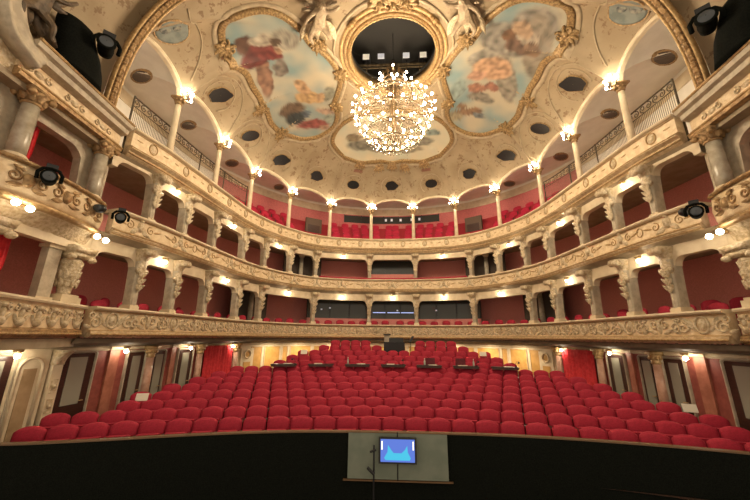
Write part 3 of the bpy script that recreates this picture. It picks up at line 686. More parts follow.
# stucco putti (one continuous skinned body each)
def skin_body(name, joints, bones, mat, parent=None, sub=1):
    me = bpy.data.meshes.new(name); me.from_pydata([j[:3] for j in joints], bones, []); o = bpy.data.objects.new(name, me); COL.objects.link(o)
    sk = o.modifiers.new('skin', 'SKIN'); 
    for i, j in enumerate(joints):
        me.skin_vertices[0].data[i].radius = (j[3], j[3])
    me.skin_vertices[0].data[0].use_root = True
    ss = o.modifiers.new('sub', 'SUBSURF'); ss.levels = sub; ss.render_levels = sub
    me.materials.append(M[mat]); 
    if parent: o.parent = parent
    return o
def figure_group(name, label, mat, loc, basis, sc, cat='sculpture', flip=1):
    t = thing(name, label, cat, loc); e1, e2, e3 = basis     # e1 sideways, e2 'up' along the body, e3 out of the surface
    def J(a, b, c, r): p = (e1 * a * flip + e2 * b + e3 * c) * sc; return (p.x, p.y, p.z, r * sc)
    js = [J(0, 0, .25, .14), J(.02, .22, .3, .15), J(.05, .42, .34, .12), J(.07, .52, .36, .06), J(.10, .66, .4, .12),
          J(.24, .40, .36, .06), J(.42, .48, .42, .05), J(.52, .64, .48, .04), J(-.14, .40, .36, .06), J(-.32, .30, .44, .05), J(-.42, .16, .5, .04),
          J(.14, -.12, .3, .10), J(.32, -.26, .42, .08), J(.40, -.50, .34, .05), J(.48, -.54, .38, .04), J(-.12, -.12, .3, .10), J(-.26, -.32, .38, .08), J(-.16, -.56, .34, .05), J(-.12, -.62, .40, .04)]
    bn = [(0, 1), (1, 2), (2, 3), (3, 4), (2, 5), (5, 6), (6, 7), (2, 8), (8, 9), (9, 10), (0, 11), (11, 12), (12, 13), (13, 14), (0, 15), (15, 16), (16, 17), (17, 18)]
    b = skin_body('body', js, bn, mat, t)
    def fn(u, v, o): return (e1 * u * flip + e2 * v + e3 * (.16 + o)) * sc
    d = MB()
    for k in range(5): leafy(fn, -.3 + .12 * k, -.05 + .03 * (k % 2), -.25 + .16 * k, -.5, .12, .16, d)
    d.build('drapery', mat if mat != 'figure' else 'carved', t, True)
    for f in (-1, 1):
        wg = MB()
        for k in range(3): leafy(fn, f * .08, .36, f * (.32 + .06 * k), .34 - .16 * k, .08, .10, wg)
        wg.build('wing', mat, t, True)
    return t
for sg in (-1, 1):
    z, n = on_ceil(sg * 2.6, 8.85)
    figure_group('stucco_putto', 'stucco putto relief on the ceiling beside the %s painted panel' % SIDE[sg], 'figure', z, (Vector((1, 0, 0)), Vector((-.3 * sg, -1, 0)).normalized(), Vector((0, 0, -1))), 1.25, flip=-sg)
t = thing('ceiling_crest', 'gilded crest at the stage side of the round ceiling ring', 'ornament', (0, 0, 0))
for x, y, a in ((0.07, 8.5, PI), (-.4, 8.45, PI - .5), (.54, 8.45, PI + .5)): shell_ornament(t, x, y, .42, a)

# ------------------------------------------------------------------ chandelier
CX, CY = .07, 10.6
t = thing('chandelier', 'large crystal chandelier crowded with lit bulbs under the ceiling ring', 'chandelier', (CX, CY, 6.9))
m = MB(); m.tube([(0, 0, 3.2), (0, 0, 5.4)], .014, 8); m.build('chain', 'blackmetal', t)
m = MB(); m.lathe([(.04, .15), (.10, .3), (.05, .5), (.12, .9), (.06, 1.2), (.14, 1.7), (.07, 2.2), (.16, 2.6), (.06, 3.0), (.10, 3.2), (.03, 3.4)], 14); m.build('stem', 'bronze', t, True)
m = MB()
for k in range(12):
    a = k * PI / 6; r_ = .5
    m.tube([(.42 * math.cos(a), .42 * math.sin(a), 2.95), (.40 * math.cos(a), .40 * math.sin(a), 3.3), (.2 * math.cos(a), .2 * math.sin(a), 3.6), (.05 * math.cos(a), .05 * math.sin(a), 3.95)], .022, 5)
    leafy(lambda u, v, o: Vector(((.42 + o) * math.cos(a + u), (.42 + o) * math.sin(a + u), 3.0 + v)), 0, 0, 0, .32, .12, .05, m)
m.tube([(.42 * math.cos(2 * PI * i / 32), .42 * math.sin(2 * PI * i / 32), 2.95) for i in range(32)], .035, 6, True)
m.build('crown', 'bronze', t, True)
RINGS = [(1.60, 1.60, 24), (1.44, 1.08, 20), (1.12, .62, 14), (.66, .28, 8), (1.22, 2.10, 14), (.80, 2.52, 10), (.55, 3.2, 5)]
for r_, z, n in RINGS[:6]:
    m = MB(); m.tube([(r_ * .93 * math.cos(2 * PI * i / 48), r_ * .93 * math.sin(2 * PI * i / 48), z - .1) for i in range(48)], .025, 6, True); m.build('hoop', 'bronze', t, True)
for k in range(16):
    a = k * PI / 8; m = MB()
    for r_, z, n in RINGS[:6]:
        m.tube([(.08 * math.cos(a), .08 * math.sin(a), z + .2), (r_ * .5 * math.cos(a), r_ * .5 * math.sin(a), z - .18), (r_ * .93 * math.cos(a), r_ * .93 * math.sin(a), z - .1)], .012, 4)
    m.build('arm', 'bronze', t, True)
for r_, z, n in RINGS:
    for i in range(n):
        a = 2 * PI * (i + .37 * (n % 3)) / n; b = MB(); b.ball((r_ * math.cos(a), r_ * math.sin(a), z + .03), .042, 5, 7, (1, 1, 1.25)); b.build('bulb', 'bulb' if z < 1.7 else 'bulb_top', t, True)
def crystal_mat():
    m_, nt, b = new_mat('cut_crystal'); b.inputs['Base Color'].default_value = (.11, .085, .055, 1); b.inputs['Roughness'].default_value = .15
    b.inputs['Transmission Weight'].default_value = .0; b.inputs['Specular IOR Level'].default_value = 1.; b.inputs['Metallic'].default_value = .15
    return m_
M['crystal'] = crystal_mat()
m = MB()
def bead(p, s):
    x, y, z = p; m.add([(x, y, z - s * 1.4), (x + s, y, z), (x, y + s, z), (x - s, y, z), (x, y - s, z), (x, y, z + s * 1.4)], [(0, 2, 1), (0, 3, 2), (0, 4, 3), (0, 1, 4), (5, 1, 2), (5, 2, 3), (5, 3, 4), (5, 4, 1)])
for k in range(36):
    a = 2 * PI * k / 36
    for j in range(20):            # swags from the crown to the widest hoop, then a basket below it
        q = j / 19; r_ = .5 + (1.5 - .5) * q ** 1.6; z = 2.85 - 1.3 * q - .12 * math.sin(PI * q); bead((r_ * math.cos(a), r_ * math.sin(a), z), .018)
    for j in range(16):
        q = j / 15; r_ = 1.48 * math.cos(q * PI / 2 * .95); z = 1.5 - 1.35 * math.sin(q * PI / 2); bead((r_ * math.cos(a), r_ * math.sin(a), z), .02)
    for r_, z, n in RINGS[:6]: bead((r_ * .95 * math.cos(a), r_ * .95 * math.sin(a), z - .24), .032)
o = m.build('crystal_strands', 'crystal', t); o['kind'] = 'stuff'

# ------------------------------------------------------------------ small lamps on the arcades and soffits
def ceiling_lamp(p, rz, label, group=None):
    t = thing('ceiling_lamp', label, 'lamp', p, rz)
    m = MB(); m.lathe([(.02, .10), (.10, .09), (.09, .05), (.05, .03), (.045, .0)], 10); m.build('rosette', 'gold', t, True)
    b = MB(); b.ball((0, 0, -.05), .055, 5, 8); b.build('bulb', 'bulb_small', t, True)
for tk, z, prs in ((1, 2.36, [(0, 1), (2, 3), (4, 6), (6, 7), None]), (2, 4.86, [(0, 1), (2, 3), (4, 5), (6, 7)])):
    q = 0
    for pr in prs:
        for sg in ((1,) if pr is None else (-1, 1)):
            s = 0 if pr is None else sg * (abs(PS[pr[0]]) + abs(PS[pr[1]])) / 2
            p = CL.at(s, -.17, z)
            ceiling_lamp(p, 0, 'small lit bulb %s' % ('over the middle bay of the lower boxes' if pr is None else 'between the %s and %s pilasters, %s boxes, %s' % (NAMEP[(1, 1)[0] * ([0, 1, 2, 3, 4, 6, 7].index(pr[0]) if tk == 1 else pr[0])], NAMEP[[0, 1, 2, 3, 4, 6, 7].index(pr[1]) if tk == 1 else pr[1]], 'lower' if tk == 1 else 'upper', SIDE[sg])))
STL = [(7.1, 'over the niche nearest the stage'), (9.75, 'over the red wall after the first door'), (12.6, 'before the third stalls door'), (15.55, 'over the red curtain')]
for y, w_ in STL:
    for sg in (-1, 1):
        if sg == 1 and y < 8: continue
        p = SW.at(sg * abs(SW.find(8.3, y)), -.3, -.44); ceiling_lamp(p, 0, 'small lit bulb under the lowest balcony, %s, %s' % (w_, SIDE[sg]))

# ------------------------------------------------------------------ proscenium boxes at both sides
PXL = lambda y: 6.9 + .36 * (y - 5.25)
PXU = lambda y: 7.42 + .1 * (y - 5.0)
PX = PXL
def wallx(sg, pts_prof, y0, y1, mat, name, n=8, closed=True, caps=True, bulge=0., struct_=True, parent=None):
    m = MB(); rows = []
    for i in range(n + 1):
        y = y0 + (y1 - y0) * i / n; b = bulge * math.sin(PI * i / n) ** .7 if bulge else 0
        rows.append([(sg * (PX(y) + d - b), y, z) for d, z in pts_prof])
    m.grid(rows, False, closed, caps); o = m.build(name, mat, parent, bool(bulge))
    return struct(o) if struct_ and not parent else o
YA, YB = 4.25, 7.85
for sg in (-1, 1):
    PX = PXL; sd = SIDE[sg]; nb = 60 + (sg + 1) * 10
    # parapet of the lowest box
    t = thing('box_parapet', 'straight lowest box parapet with a row of baluster motifs, %s of the stage' % sd, 'balcony')
    wallx(sg, [(0, -.06), (0, .62), (.2, .62), (.2, -.06)], YA, YB, 'parapet', 'parapet_panel', parent=t)
    wallx(sg, [(-.08, .62), (-.1, .66), (-.08, .70), (.55, .70), (.55, .62)], YA, YB, 'stucco', 'hand_rail', parent=t)
    wallx(sg, [(.0, .12), (-.08, .08), (-.09, -.0), (0, -.08), (.1, -.08), (.1, .12)], YA, YB, 'gold_dark', 'cornice', parent=t)
    rp = MB(); rows_ = []
    for i in range(181):
        y = YA + (YB - YA) * i / 180; r_ = .035 * (.6 + .4 * abs(math.sin(PI * i / 4))); rows_.append([(sg * (PX(y) - .08 + r_ * math.cos(q * PI / 3)), y, r_ * math.sin(q * PI / 3)) for q in range(6)])
    rp.grid(rows_, False, True, True); rp.build('rope_moulding', 'gold', t, True)
    fn = lambda s, z, o, sg=sg: Vector((sg * (PX(s) - o), s, z))
    for i in range(8):
        y = YA + .3 + (YB - YA - .5) * i / 7; a = MB()
        blob(fn, y, .22, .10, .10, .1, a); blob(fn, y, .37, .055, .14, .07, a); blob(fn, y, .5, .09, .07, .09, a)
        for f in (-1, 1): spiral(fn, y + f * .14, .47, .07, 1.2, f, 1, .022, .02, a); leafy(fn, y + f * .05, .16, f * .13, .2, .04, .05, a)
        a.build('baluster_relief', 'carved', t, True)
    # red interior, slabs
    m = MB(); m.box((sg * 9.7, 6., 2.4), (.1, 5., 5.3)); struct(m.build('wall_%s_boxes' % sd, 'redwall'))
    m = MB(); m.box((sg * 8.6, 3.55, 2.4), (2.4, .1, 5.3)); struct(m.build('wall_%s_end' % sd, 'redwall'))
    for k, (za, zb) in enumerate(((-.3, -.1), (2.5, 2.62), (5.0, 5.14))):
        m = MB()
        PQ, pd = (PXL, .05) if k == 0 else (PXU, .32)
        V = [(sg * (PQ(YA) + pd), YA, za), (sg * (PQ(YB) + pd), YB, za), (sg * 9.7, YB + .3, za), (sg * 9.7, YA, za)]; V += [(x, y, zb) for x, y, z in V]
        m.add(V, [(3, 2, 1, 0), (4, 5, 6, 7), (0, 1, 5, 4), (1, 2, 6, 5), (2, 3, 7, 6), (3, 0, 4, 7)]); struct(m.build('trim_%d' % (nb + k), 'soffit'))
    # bombe parapet of the upper box
    PX = PXU
    t = thing('box_parapet', 'bulging carved upper box parapet with gilt scrolls, %s of the stage' % sd, 'balcony')
    B0, B1, BU = 5.0, 7.6, .22
    wallx(sg, [(.1, 2.62), (.04, 2.72), (.0, 2.95), (.06, 3.3), (.2, 3.3), (.2, 2.62)], B0, B1, 'parapet', 'parapet_panel', 16, bulge=BU, parent=t)
    wallx(sg, [(.0, 3.30), (-.03, 3.34), (0, 3.38), (.35, 3.38), (.35, 3.3)], B0, B1, 'gold_dark', 'hand_rail', 16, bulge=BU, parent=t)
    wallx(sg, [(.1, 2.66), (.0, 2.62), (.02, 2.54), (.12, 2.5), (.2, 2.55)], B0, B1, 'gold', 'cornice', 16, bulge=BU, parent=t)
    def fb(s, z, o, sg=sg):
        b = BU * math.sin(PI * (s - B0) / (B1 - B0)) ** .7 if B0 < s < B1 else 0
        return Vector((sg * (PX(s) + .02 - b - o), s, z))
    for i in range(3):
        y = B0 + .5 + .8 * i; a = MB(); blob(fb, y, 2.98, .12, .16, .08, a)
        for f in (-1, 1): spiral(fb, y + f * .25, 3.0, .13, 1.4, f, 1, .03, .02, a); leafy(fb, y + f * .08, 2.85, f * .25, -.05, .06, .06, a); leafy(fb, y + f * .1, 3.15, f * .2, .05, .05, .05, a)
        a.build('scroll_relief', 'gold_dark', t, True)
    m = MB(); rows = []           # carved shell under the bulge
    for i in range(25):
        y = B0 + (B1 - B0) * i / 24; b = BU * math.sin(PI * i / 24) ** .7; r = []
        for j in range(9):
            q = j / 8; d = (.12 - b) * (1 - q) + .36 * q; z = 2.52 - .42 * q ** 1.4 * (1 - .2 * abs(math.sin(PI * i / 24))) + .03 * math.cos(PI * i / 1.5) * math.sin(PI * q)
            r.append((sg * (PX(y) + d), y, z))
        rows.append(r)
    m.grid(rows); m.build('carved_underside', 'carved', t, True)
    # spandrel over the lowest opening, pilasters and herms
    wallx(sg, [(.30, 2.05), (.30, 2.55), (.5, 2.55), (.5, 2.05)], YA, YB + .2, 'stucco', 'trim_%d' % (nb + 4))
    for q, (y, lab) in enumerate(((5.25, 'nearer the stage'), (7.45, 'beside the first balcony pilaster'))):
        x = PXU(y) + .42 if q else PXU(y) + .2
        t = thing('carved_herm', 'ornate carved herm pier on the lowest box ledge, %s, %s' % (lab, sd), 'column', (sg * x, y, .705)); t.scale = (1, 1, .8)
        m = MB(); m.box((0, 0, .1), (.5, .5, .2)); m.box((0, 0, .24), (.42, .42, .08)); m.build('base', 'stucco', t)
        m = MB(); m.lathe([(.17, .28), (.13, .34), (.15, .5), (.19, .8), (.22, 1.05), (.2, 1.2), (.24, 1.3), (.2, 1.4)], 12); m.build('shaft', 'carved', t, True)
        m = MB(); fl = lambda u, v, o: Vector(((.2 + o) * math.cos(u / .2), (.2 + o) * math.sin(u / .2), v))
        for k in range(10):
            for r_ in range(3): leafy(fl, .126 * k + .06 * (r_ % 2), .5 + .27 * r_, 0, .26, .06, .05, m)
        m.build('acanthus_relief', 'carved', t, True)
        m = MB(); m.box((0, 0, 1.5), (.5, .5, .16), 0, (1.15, 1.15)); m.box((0, 0, 1.68), (.6, .6, .2), 0, (1.1, 1.1))
        for k in range(4): m.ball((.27 * (1 if k % 2 else -1), .27 * (1 if k // 2 else -1), 1.42), .1, 5, 8)
        m.build('capital', 'carved', t, True)
    t = thing('pilaster', 'plain flat cream pilaster behind the second carved herm, %s' % sd, 'pilaster', (sg * (PXU(6.95) + .5), 6.95, .70))
    m = MB(); m.box((0, 0, .64), (.2, .3, 1.28)); m.build('shaft', 'stucco_grey', t)
    m = MB(); m.box((0, 0, .06), (.28, .38, .12)); m.build('base', 'stucco', t)
    m = MB(); m.box((0, 0, 1.31), (.28, .38, .08)); m.build('capital', 'stucco', t)
    # marble columns of the upper box
    for q, (y, lab) in enumerate(((5.5, 'nearer the stage'), (7.48, 'beside the balcony'))):
        x = PX(y) + .38
        t = thing('marble_column', 'polished grey marble column on the upper box ledge, %s, %s' % (lab, sd), 'column', (sg * x, y, 3.38))
        m = MB(); m.box((0, 0, .05), (.46, .46, .1)); m.lathe([(.22, .1), (.24, .14), (.2, .2), (.18, .22)], 16); m.build('base', 'stucco', t)
        m = MB(); m.lathe([(.165, .2), (.165, .5), (.15, 1.4)], 18); m.build('shaft', 'marble', t, True)
        m = MB(); m.lathe([(.155, 1.4), (.19, 1.43), (.16, 1.46), (.2, 1.58), (.27, 1.68)], 12); m.box((0, 0, 1.715), (.5, .5, .07))
        fl = lambda u, v, o: Vector(((.18 + o) * math.cos(u / .18), (.18 + o) * math.sin(u / .18), v))
        for k in range(8): leafy(fl, .141 * k, 1.46, 0, .2, .07, .09, m)
        for k in range(4): m.ball((.21 * (1 if k % 2 else -1), .21 * (1 if k // 2 else -1), 1.62), .08, 5, 8)
        m.build('capital', 'gold_dark', t, True)
    # wall behind the marble columns with an arched opening
    m = MB(); rows = []
    for i in range(41):
        y = 4.0 + (YB + .2 - 4.0) * i / 40; zo = 5.0
        if 5.55 < y < 7.2: e = min(y - 5.55, 7.2 - y); zo = 4.75 if e > .45 else 4.3 + .45 * math.sqrt(max(0, 1 - ((.45 - e) / .45) ** 2)) if e > .01 else 3.38
        elif y < 5.0: zo = 4.3 + .6 * math.sqrt(max(0, 1 - ((5.0 - y) - 1) ** 2)) if y > 4 else 5.
        else: zo = 3.38
        rows.append([(sg * (PX(y) + d), y, z) for d, z in ((.62, 5.1), (.62, zo), (.85, zo), (.85, 5.1))])
    m.grid(rows); struct(m.build('trim_%d' % (nb + 5), 'stucco_grey'))
    # entablature
    t = thing('entablature', 'moulded entablature above the box columns, %s of the stage' % sd, 'entablature')
    wallx(sg, [(.3, 5.12), (.18, 5.14), (.16, 5.24), (.24, 5.28), (.24, 5.34), (.9, 5.34), (.9, 5.12)], 4.95, YB, 'gold_dark', 'architrave', parent=t)
    wallx(sg, [(.3, 5.34), (.3, 5.66), (.9, 5.66), (.9, 5.34)], 4.95, YB, 'parapet', 'frieze', parent=t)
    wallx(sg, [(.28, 5.66), (.1, 5.7), (.08, 5.82), (-.02, 5.86), (-.05, 5.96), (0, 6.0), (.9, 6.0), (.9, 5.66)], 4.95, YB, 'stucco_grey', 'cornice', parent=t)
    m = MB(); m.tube([(sg * (PX(y) - .05), y, 6.0) for y in (4.95, 5.5, YB)], .035, 6); m.tube([(sg * (PX(y) + .16), y, 5.24) for y in (4.95, 5.5, YB)], .022, 6); m.build('gilt_moulding', 'gold', t)
    fe = lambda s, z, o, sg=sg: Vector((sg * (PX(s) + .3 - o), s, z))
    for y in (5.4, 6.3, 7.2):
        a = MB(); blob(fe, y, 5.5, .12, .08, .04, a)
        for f in (-1, 1): spiral(fe, y + f * .22, 5.5, .09, 1.3, f, 1, .02, .02, a)
        a.build('scroll_relief', 'carved', t, True)
    # sweeping scroll moulding rising from the cornice towards the stage
    m = MB(); rows = []
    path = smooth_poly([(5.2, 5.55), (4.95, 5.66), (4.72, 5.76), (4.54, 5.95), (4.38, 6.32), (4.26, 6.9), (4.18, 7.5)], 5)
    for i, p in enumerate(path):
        q = path[min(i + 1, len(path) - 1)] - path[max(i - 1, 0)]; q.normalize(); nn = Vector((-q.y, q.x)); X = PX(p.x)
        rows.append([(sg * (X + .05 + dx), p.x + nn.x * o, p.y + nn.y * o) for dx, o in ((.3, -.28), (.02, -.26), (-.03, -.1), (.02, .02), (-.06, .06), (-.06, .14), (.3, .16))])
    m.grid(rows, False, True, True); tag(m.build('scroll_moulding', 'stucco_grey', None, True), 'grey scroll moulding sweeping up from the entablature towards the stage, %s' % sd, 'moulding')
    wallx(sg, [(.34, 5.1), (.34, 8.2), (.6, 8.2), (.6, 5.1)], 3.8, 4.97, 'carved', 'trim_%d' % (nb + 6))
    # sculpture above the entablature
    figure_group('stucco_sculpture', 'dark winged sculpture sitting on the entablature, %s of the stage' % sd, 'brown_figure', Vector((sg * (PX(5.0) + .35), 4.85, 6.75)), (Vector((0, 1, 0)), Vector((-.1 * sg, 0, 1)), Vector((-sg, -.2, 0))), 1.0)
    # stage lights clamped in front of the upper parapets
def moving_light(loc, rz, label, s=1., tilt=0.):
    t = thing('stage_light', label, 'stage light', loc, rz)
    m = MB(); m.tube([(-.3 * s, 0, -.05 * s), (-.31 * s, 0, .2 * s), (-.2 * s, 0, .36 * s), (0, 0, .4 * s), (.2 * s, 0, .36 * s), (.31 * s, 0, .2 * s), (.3 * s, 0, -.05 * s)], .055 * s, 8); m.build('yoke', 'black', t, True)
    m = MB()
    pr = [(.02, .3), (.17, .28), (.2, .1), (.2, -.2), (.23, -.22), (.23, -.30), (.17, -.3)]
    m.grid([[(r * s * math.cos(2 * PI * j / 18), q * s, r * s * math.sin(2 * PI * j / 18) + .02 * s) for j in range(18)] for r, q in pr], False, True, True); m.build('head', 'black', t, True)
    m = MB(); m.grid([[(r * s * math.cos(2 * PI * j / 18), q * s, r * s * math.sin(2 * PI * j / 18) + .02 * s) for j in range(18)] for r, q in ((.165, -.305), (.1, -.33), (.01, -.34))], False, True); m.build('lens', 'lens', t, True)
    m = MB(); m.box((0, .05, .48 * s), (.3 * s, .24 * s, .16 * s)); m.tube([(0, .05, .5 * s), (0, .22, .62 * s), (0, .34, .5 * s)], .03 * s, 6); m.build('clamp', 'blackmetal', t)
    return t
moving_light((-7.12, 5.66, 3.1), .85, 'black moving stage light hung on the upper box parapet, far left', .6)
moving_light((-7.15, 7.55, 2.93), .75, 'black moving stage light hung on the balcony end beside the left marble column', .55)
moving_light((7.12, 7.40, 2.86), -.75, 'black moving stage light hung on the balcony end beside the right marble column', .6)
for sg in (-1, 1):
    t = thing('speaker', 'small dark round loudspeaker fixed beside the %s stage light' % SIDE[sg], 'speaker', (sg * 7.33, 7.12 if sg < 0 else 7.9, 3.05 if sg < 0 else 3.1))
    m = MB(); m.ball((0, 0, 0), .14, 8, 12, (1, .8, .8)); m.build('housing', 'blackmetal', t, True)
    m = MB(); m.grid([[(r * math.cos(2 * PI * j / 14), q, r * .8 * math.sin(2 * PI * j / 14)) for j in range(14)] for r, q in ((.11, -.09), (.09, -.125), (.01, -.11))], False, True); m.build('cone', 'lens', t, True)
# big draped spotlights standing on the entablature
for sg in (-1, 1):
    sd = SIDE[sg]
    t = moving_light((sg * 7.16, 6.05, 6.93), -sg * .8, 'large black stage light standing above the %s entablature' % sd, .85)
    m = MB(); rows = []
    for i in range(20):
        k = i / 19; z = 6.02 + 1.2 * k; r = []
        for j in range(20):
            a = 2 * PI * j / 20; q = (.52 - .12 * k - .12 * abs(k - .5)) * (1 + .16 * mnoise.noise(Vector((math.cos(a) * 1.5, math.sin(a) * 1.5, z * 1.8 + sg))))
            r.append((sg * 7.62 + q * .7 * math.cos(a), 6.0 - .3 * k + q * 1.2 * math.sin(a), z))
        rows.append(r)
    m.grid(rows, False, True, True); tag(m.build('black_drape', 'black', None, True), 'bulky black cloth bundle resting on the %s entablature' % sd, 'drape')
# twin bulbs under the upper box parapets
for sg in (-1, 1):
    for y, z, lab in ((5.5, 2.46, 'on the corner bracket nearest the stage'), (7.5, 2.40, 'on the bracket between box and balcony')):
        if sg > 0 and y < 6: continue
        t = thing('twin_lamp', 'pair of bright bulbs %s, %s' % (lab, SIDE[sg]), 'lamp', (sg * (PXU(y) - .16), y, z))
        m = MB(); m.tube([(sg * .22, 0, .05), (sg * .05, -.12, .02), (0, -.12, .02)], .02, 6); m.tube([(sg * .22, 0, .05), (sg * .05, .12, .0), (0, .12, .0)], .02, 6); m.lathe([(.06, .0), (.06, .08), (.03, .1)], 8, (sg * .22, 0, 0)); m.build('bracket', 'gold', t, True)
        for yy, zz in ((-.13, .0), (.13, -.03)): b = MB(); b.ball((-.02 * sg, yy, zz), .07, 6, 9); b.build('bulb', 'bulb_twin', t, True)
# wall and vault between the entablature and the ceiling band
m = MB(); rows = []
for x, z in BANDC:
    k = 1.03 if z > 6.2 else 1.0; rows.append([(x * 1.03, 3.9, z + .12), (x * 1.03, 5.5, z + .12), (x * 1.03, 7.0, z + .12)])
m.grid(rows); struct(m.build('wall_proscenium', 'ceil', None, True))
t = thing('proscenium_arch', 'broad gilded arch band springing from both box entablatures across the ceiling', 'arch')
def band(prof, name, mat):
    m = MB(); rows = []; n = len(BANDC)
    for i, (x, z) in enumerate(BANDC):
        a = BANDC[max(i - 1, 0)]; b = BANDC[min(i + 1, n - 1)]; q = Vector((b[0] - a[0], b[1] - a[1])).normalized(); nn = Vector((-q.y, q.x))   # inward
        if nn.x * x > 0 and abs(x) > 1: nn = -nn
        if abs(x) <= 1 and nn.y > 0: nn = -nn
        rows.append([(x + nn.x * o, y, z + nn.y * o) for y, o in prof])
    m.grid(rows, False, True, True); m.build(name, mat, t, True)
band([(6.86, .0), (6.86, .1), (7.08, .1), (7.08, .0)], 'soffit', M.setdefault('gold_brown', noisy('brown_gilding', (.10, .06, .025), (.22, .14, .06), 10., .5, .3, .3, 18.)))  # arch soffit in a darker, browner gilding
band([(6.81, .0), (6.80, .11), (6.83, .14), (6.87, .11), (6.87, 0)], 'front_moulding', 'gold')
band([(7.06, .0), (7.06, .11), (7.10, .14), (7.13, .11), (7.13, -.05)], 'back_moulding', 'gold')
m = MB(); rows = []; n = 0
PB2 = []
for i in range(len(BANDC) - 1):
    for k in range(3): PB2.append((BANDC[i][0] + (BANDC[i + 1][0] - BANDC[i][0]) * k / 3, BANDC[i][1] + (BANDC[i + 1][1] - BANDC[i][1]) * k / 3))
for i, (x, z) in enumerate(PB2):
    r_ = .09 * (.45 + .55 * abs(math.sin(PI * i / 2.5))); c_ = Vector((-x, 0, 7.5 - z)).normalized()
    rows.append([(x + c_.x * (.11 + r_ * math.cos(q * PI / 3) * .8), 6.965 + r_ * math.sin(q * PI / 3) * .95, z + c_.z * (.11 + r_ * math.cos(q * PI / 3) * .8)) for q in range(6)])
m.grid(rows, False, True, True); m.build('leaf_garland', 'gold_dark', t)
# ------------------------------------------------------------------ stalls: floor, walls, doors
ROWY = [8.75 + .83 * i for i in range(13)]
ROWZ = [-1.91, -1.82, -1.74, -1.64, -1.54, -1.43, -1.33, -1.21, -1.03, -.85, -.65, -.43, -.18]     # tops of the backrests
SEATH = .92; CY0 = -10.25
def arc(i, x, off=0.):
    R = ROWY[i] - CY0 + off; return CY0 + math.sqrt(R * R - x * x)
XLF = {8: (-5.75, 5.8), 9: (-5.45, 5.5), 10: (-5.05, 5.1), 11: (-4.2, 4.3), 12: (-3.6, 3.65)}
m = MB(); rows = []
for j in range(95):
    x = -9.4 + 18.8 * j / 94; r = [(x, arc(0, x, -.75), ROWZ[0] - SEATH)]
    for i in range(13):
        z = ROWZ[i] - SEATH
        if i > 7 and not XLF[i][0] < x < XLF[i][1]: z = ROWZ[7] - SEATH
        r.append((x, arc(i, x, -.42), z))
        if i < 12: r.append((x, arc(i, x, .41), z))
    r += [(x, arc(12, x, .45), z), (x, arc(12, x, .46), ROWZ[7] - SEATH), (x, arc(12, x, 3.2), ROWZ[7] - SEATH)]
    rows.append(r)
m.grid(rows); struct(m.build('floor', 'floor'))
def sw_strip(name, prof, s0, s1, mat): return struct_sweep(name, prof, mat, .3, s0, s1, True, SW)
def SWs(y, sg):
    # param on the wall for a depth y (side stretches)
    b = min((i for i in range(len(SW.p)) if SW.p[i].x * sg > 0), key=lambda i: abs(SW.p[i].y - y)); return SW.a[b]
wallp = [(0, -3.0), (0, -.30), (.12, -.30), (.12, -3.0)]
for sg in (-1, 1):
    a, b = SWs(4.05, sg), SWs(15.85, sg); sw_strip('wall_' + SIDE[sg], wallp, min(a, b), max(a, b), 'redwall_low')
sw_strip('wall_back', wallp, SWs(15.85, -1), SWs(15.85, 1), 'stucco')
sw_strip('trim_100', [(-.02, -.46), (-.06, -.42), (-.06, -.36), (-.02, -.32), (0.02, -.32), (.02, -.46)], SWs(6, -1), SWs(6, 1), 'stucco')
def spot_sw(s, off=0.):
    p, nr, tg = SW.at(s, -off, 0, True); return p, math.atan2(-nr.x, nr.y)
# ochre wall panels along the back
def panel_run(sg):
    spec = [(16.75, 17.25), (17.42, 18.2), (18.32, 18.6)]
    out = []
    for y0, y1 in spec: out.append((abs(SWs(y0, sg)), abs(SWs(y1, sg))))
    s = out[-1][1] - .17
    while s > .5: out.append((s, max(.15, s - 1.25))); s -= 1.42; out.append((s, max(.15, s - .4))); s -= .57
    return [(a, b) for a, b in out if a - b > .2]
kk = 101
for sg in (-1, 1):
    for a, b in panel_run(sg):
        m = MB(); SW.sweep(m, sg * a, sg * b, [(-.02, -1.75), (-.02, -.55), (.03, -.55), (.03, -1.75)], .2, True, True); o = struct(m.build('trim_%d' % kk, 'ochre'))
        kk += 1
        m = MB(); pts = [SW.at(sg * (a + (b - a) * i / 6), -.03, -.53) for i in range(7)] + [SW.at(sg * (b + (a - b) * i / 6), -.03, -1.77) for i in range(7)]
        m.tube(pts, .022, 5, True); m.build('panel_moulding', 'stucco', o)
    # pilaster panel with a ring ornament
    s = SWs(16.45, sg); p, rz = spot_sw(s, .05)
    t = thing('ring_panel', 'cream pilaster panel with a round ring ornament beside the %s red curtain' % SIDE[sg], 'panel', (p.x, p.y, -2.6), rz)
    m = MB(); m.box((0, 0, 1.0), (.75, .06, 2.0)); m.build('panel', 'stucco', t)
    m = MB(); m.tube([(.19 * math.cos(2 * PI * i / 24), -.05, 1.72 + .19 * math.sin(2 * PI * i / 24)) for i in range(24)], .04, 8, True); m.build('ring', 'parapet', t, True)
    m = MB(); m.grid([[(.14 * q * math.cos(2 * PI * i / 20), -.035 - .005 * k, 1.72 + .14 * q * math.sin(2 * PI * i / 20)) for i in range(20)] for k, q in enumerate((1, .5, .02))], False, True); m.build('roundel', 'ochre', t)
    m = MB(); m.box((0, -.04, .8), (.4, .02, 1.1)); m.build('inset', 'ochre', t)
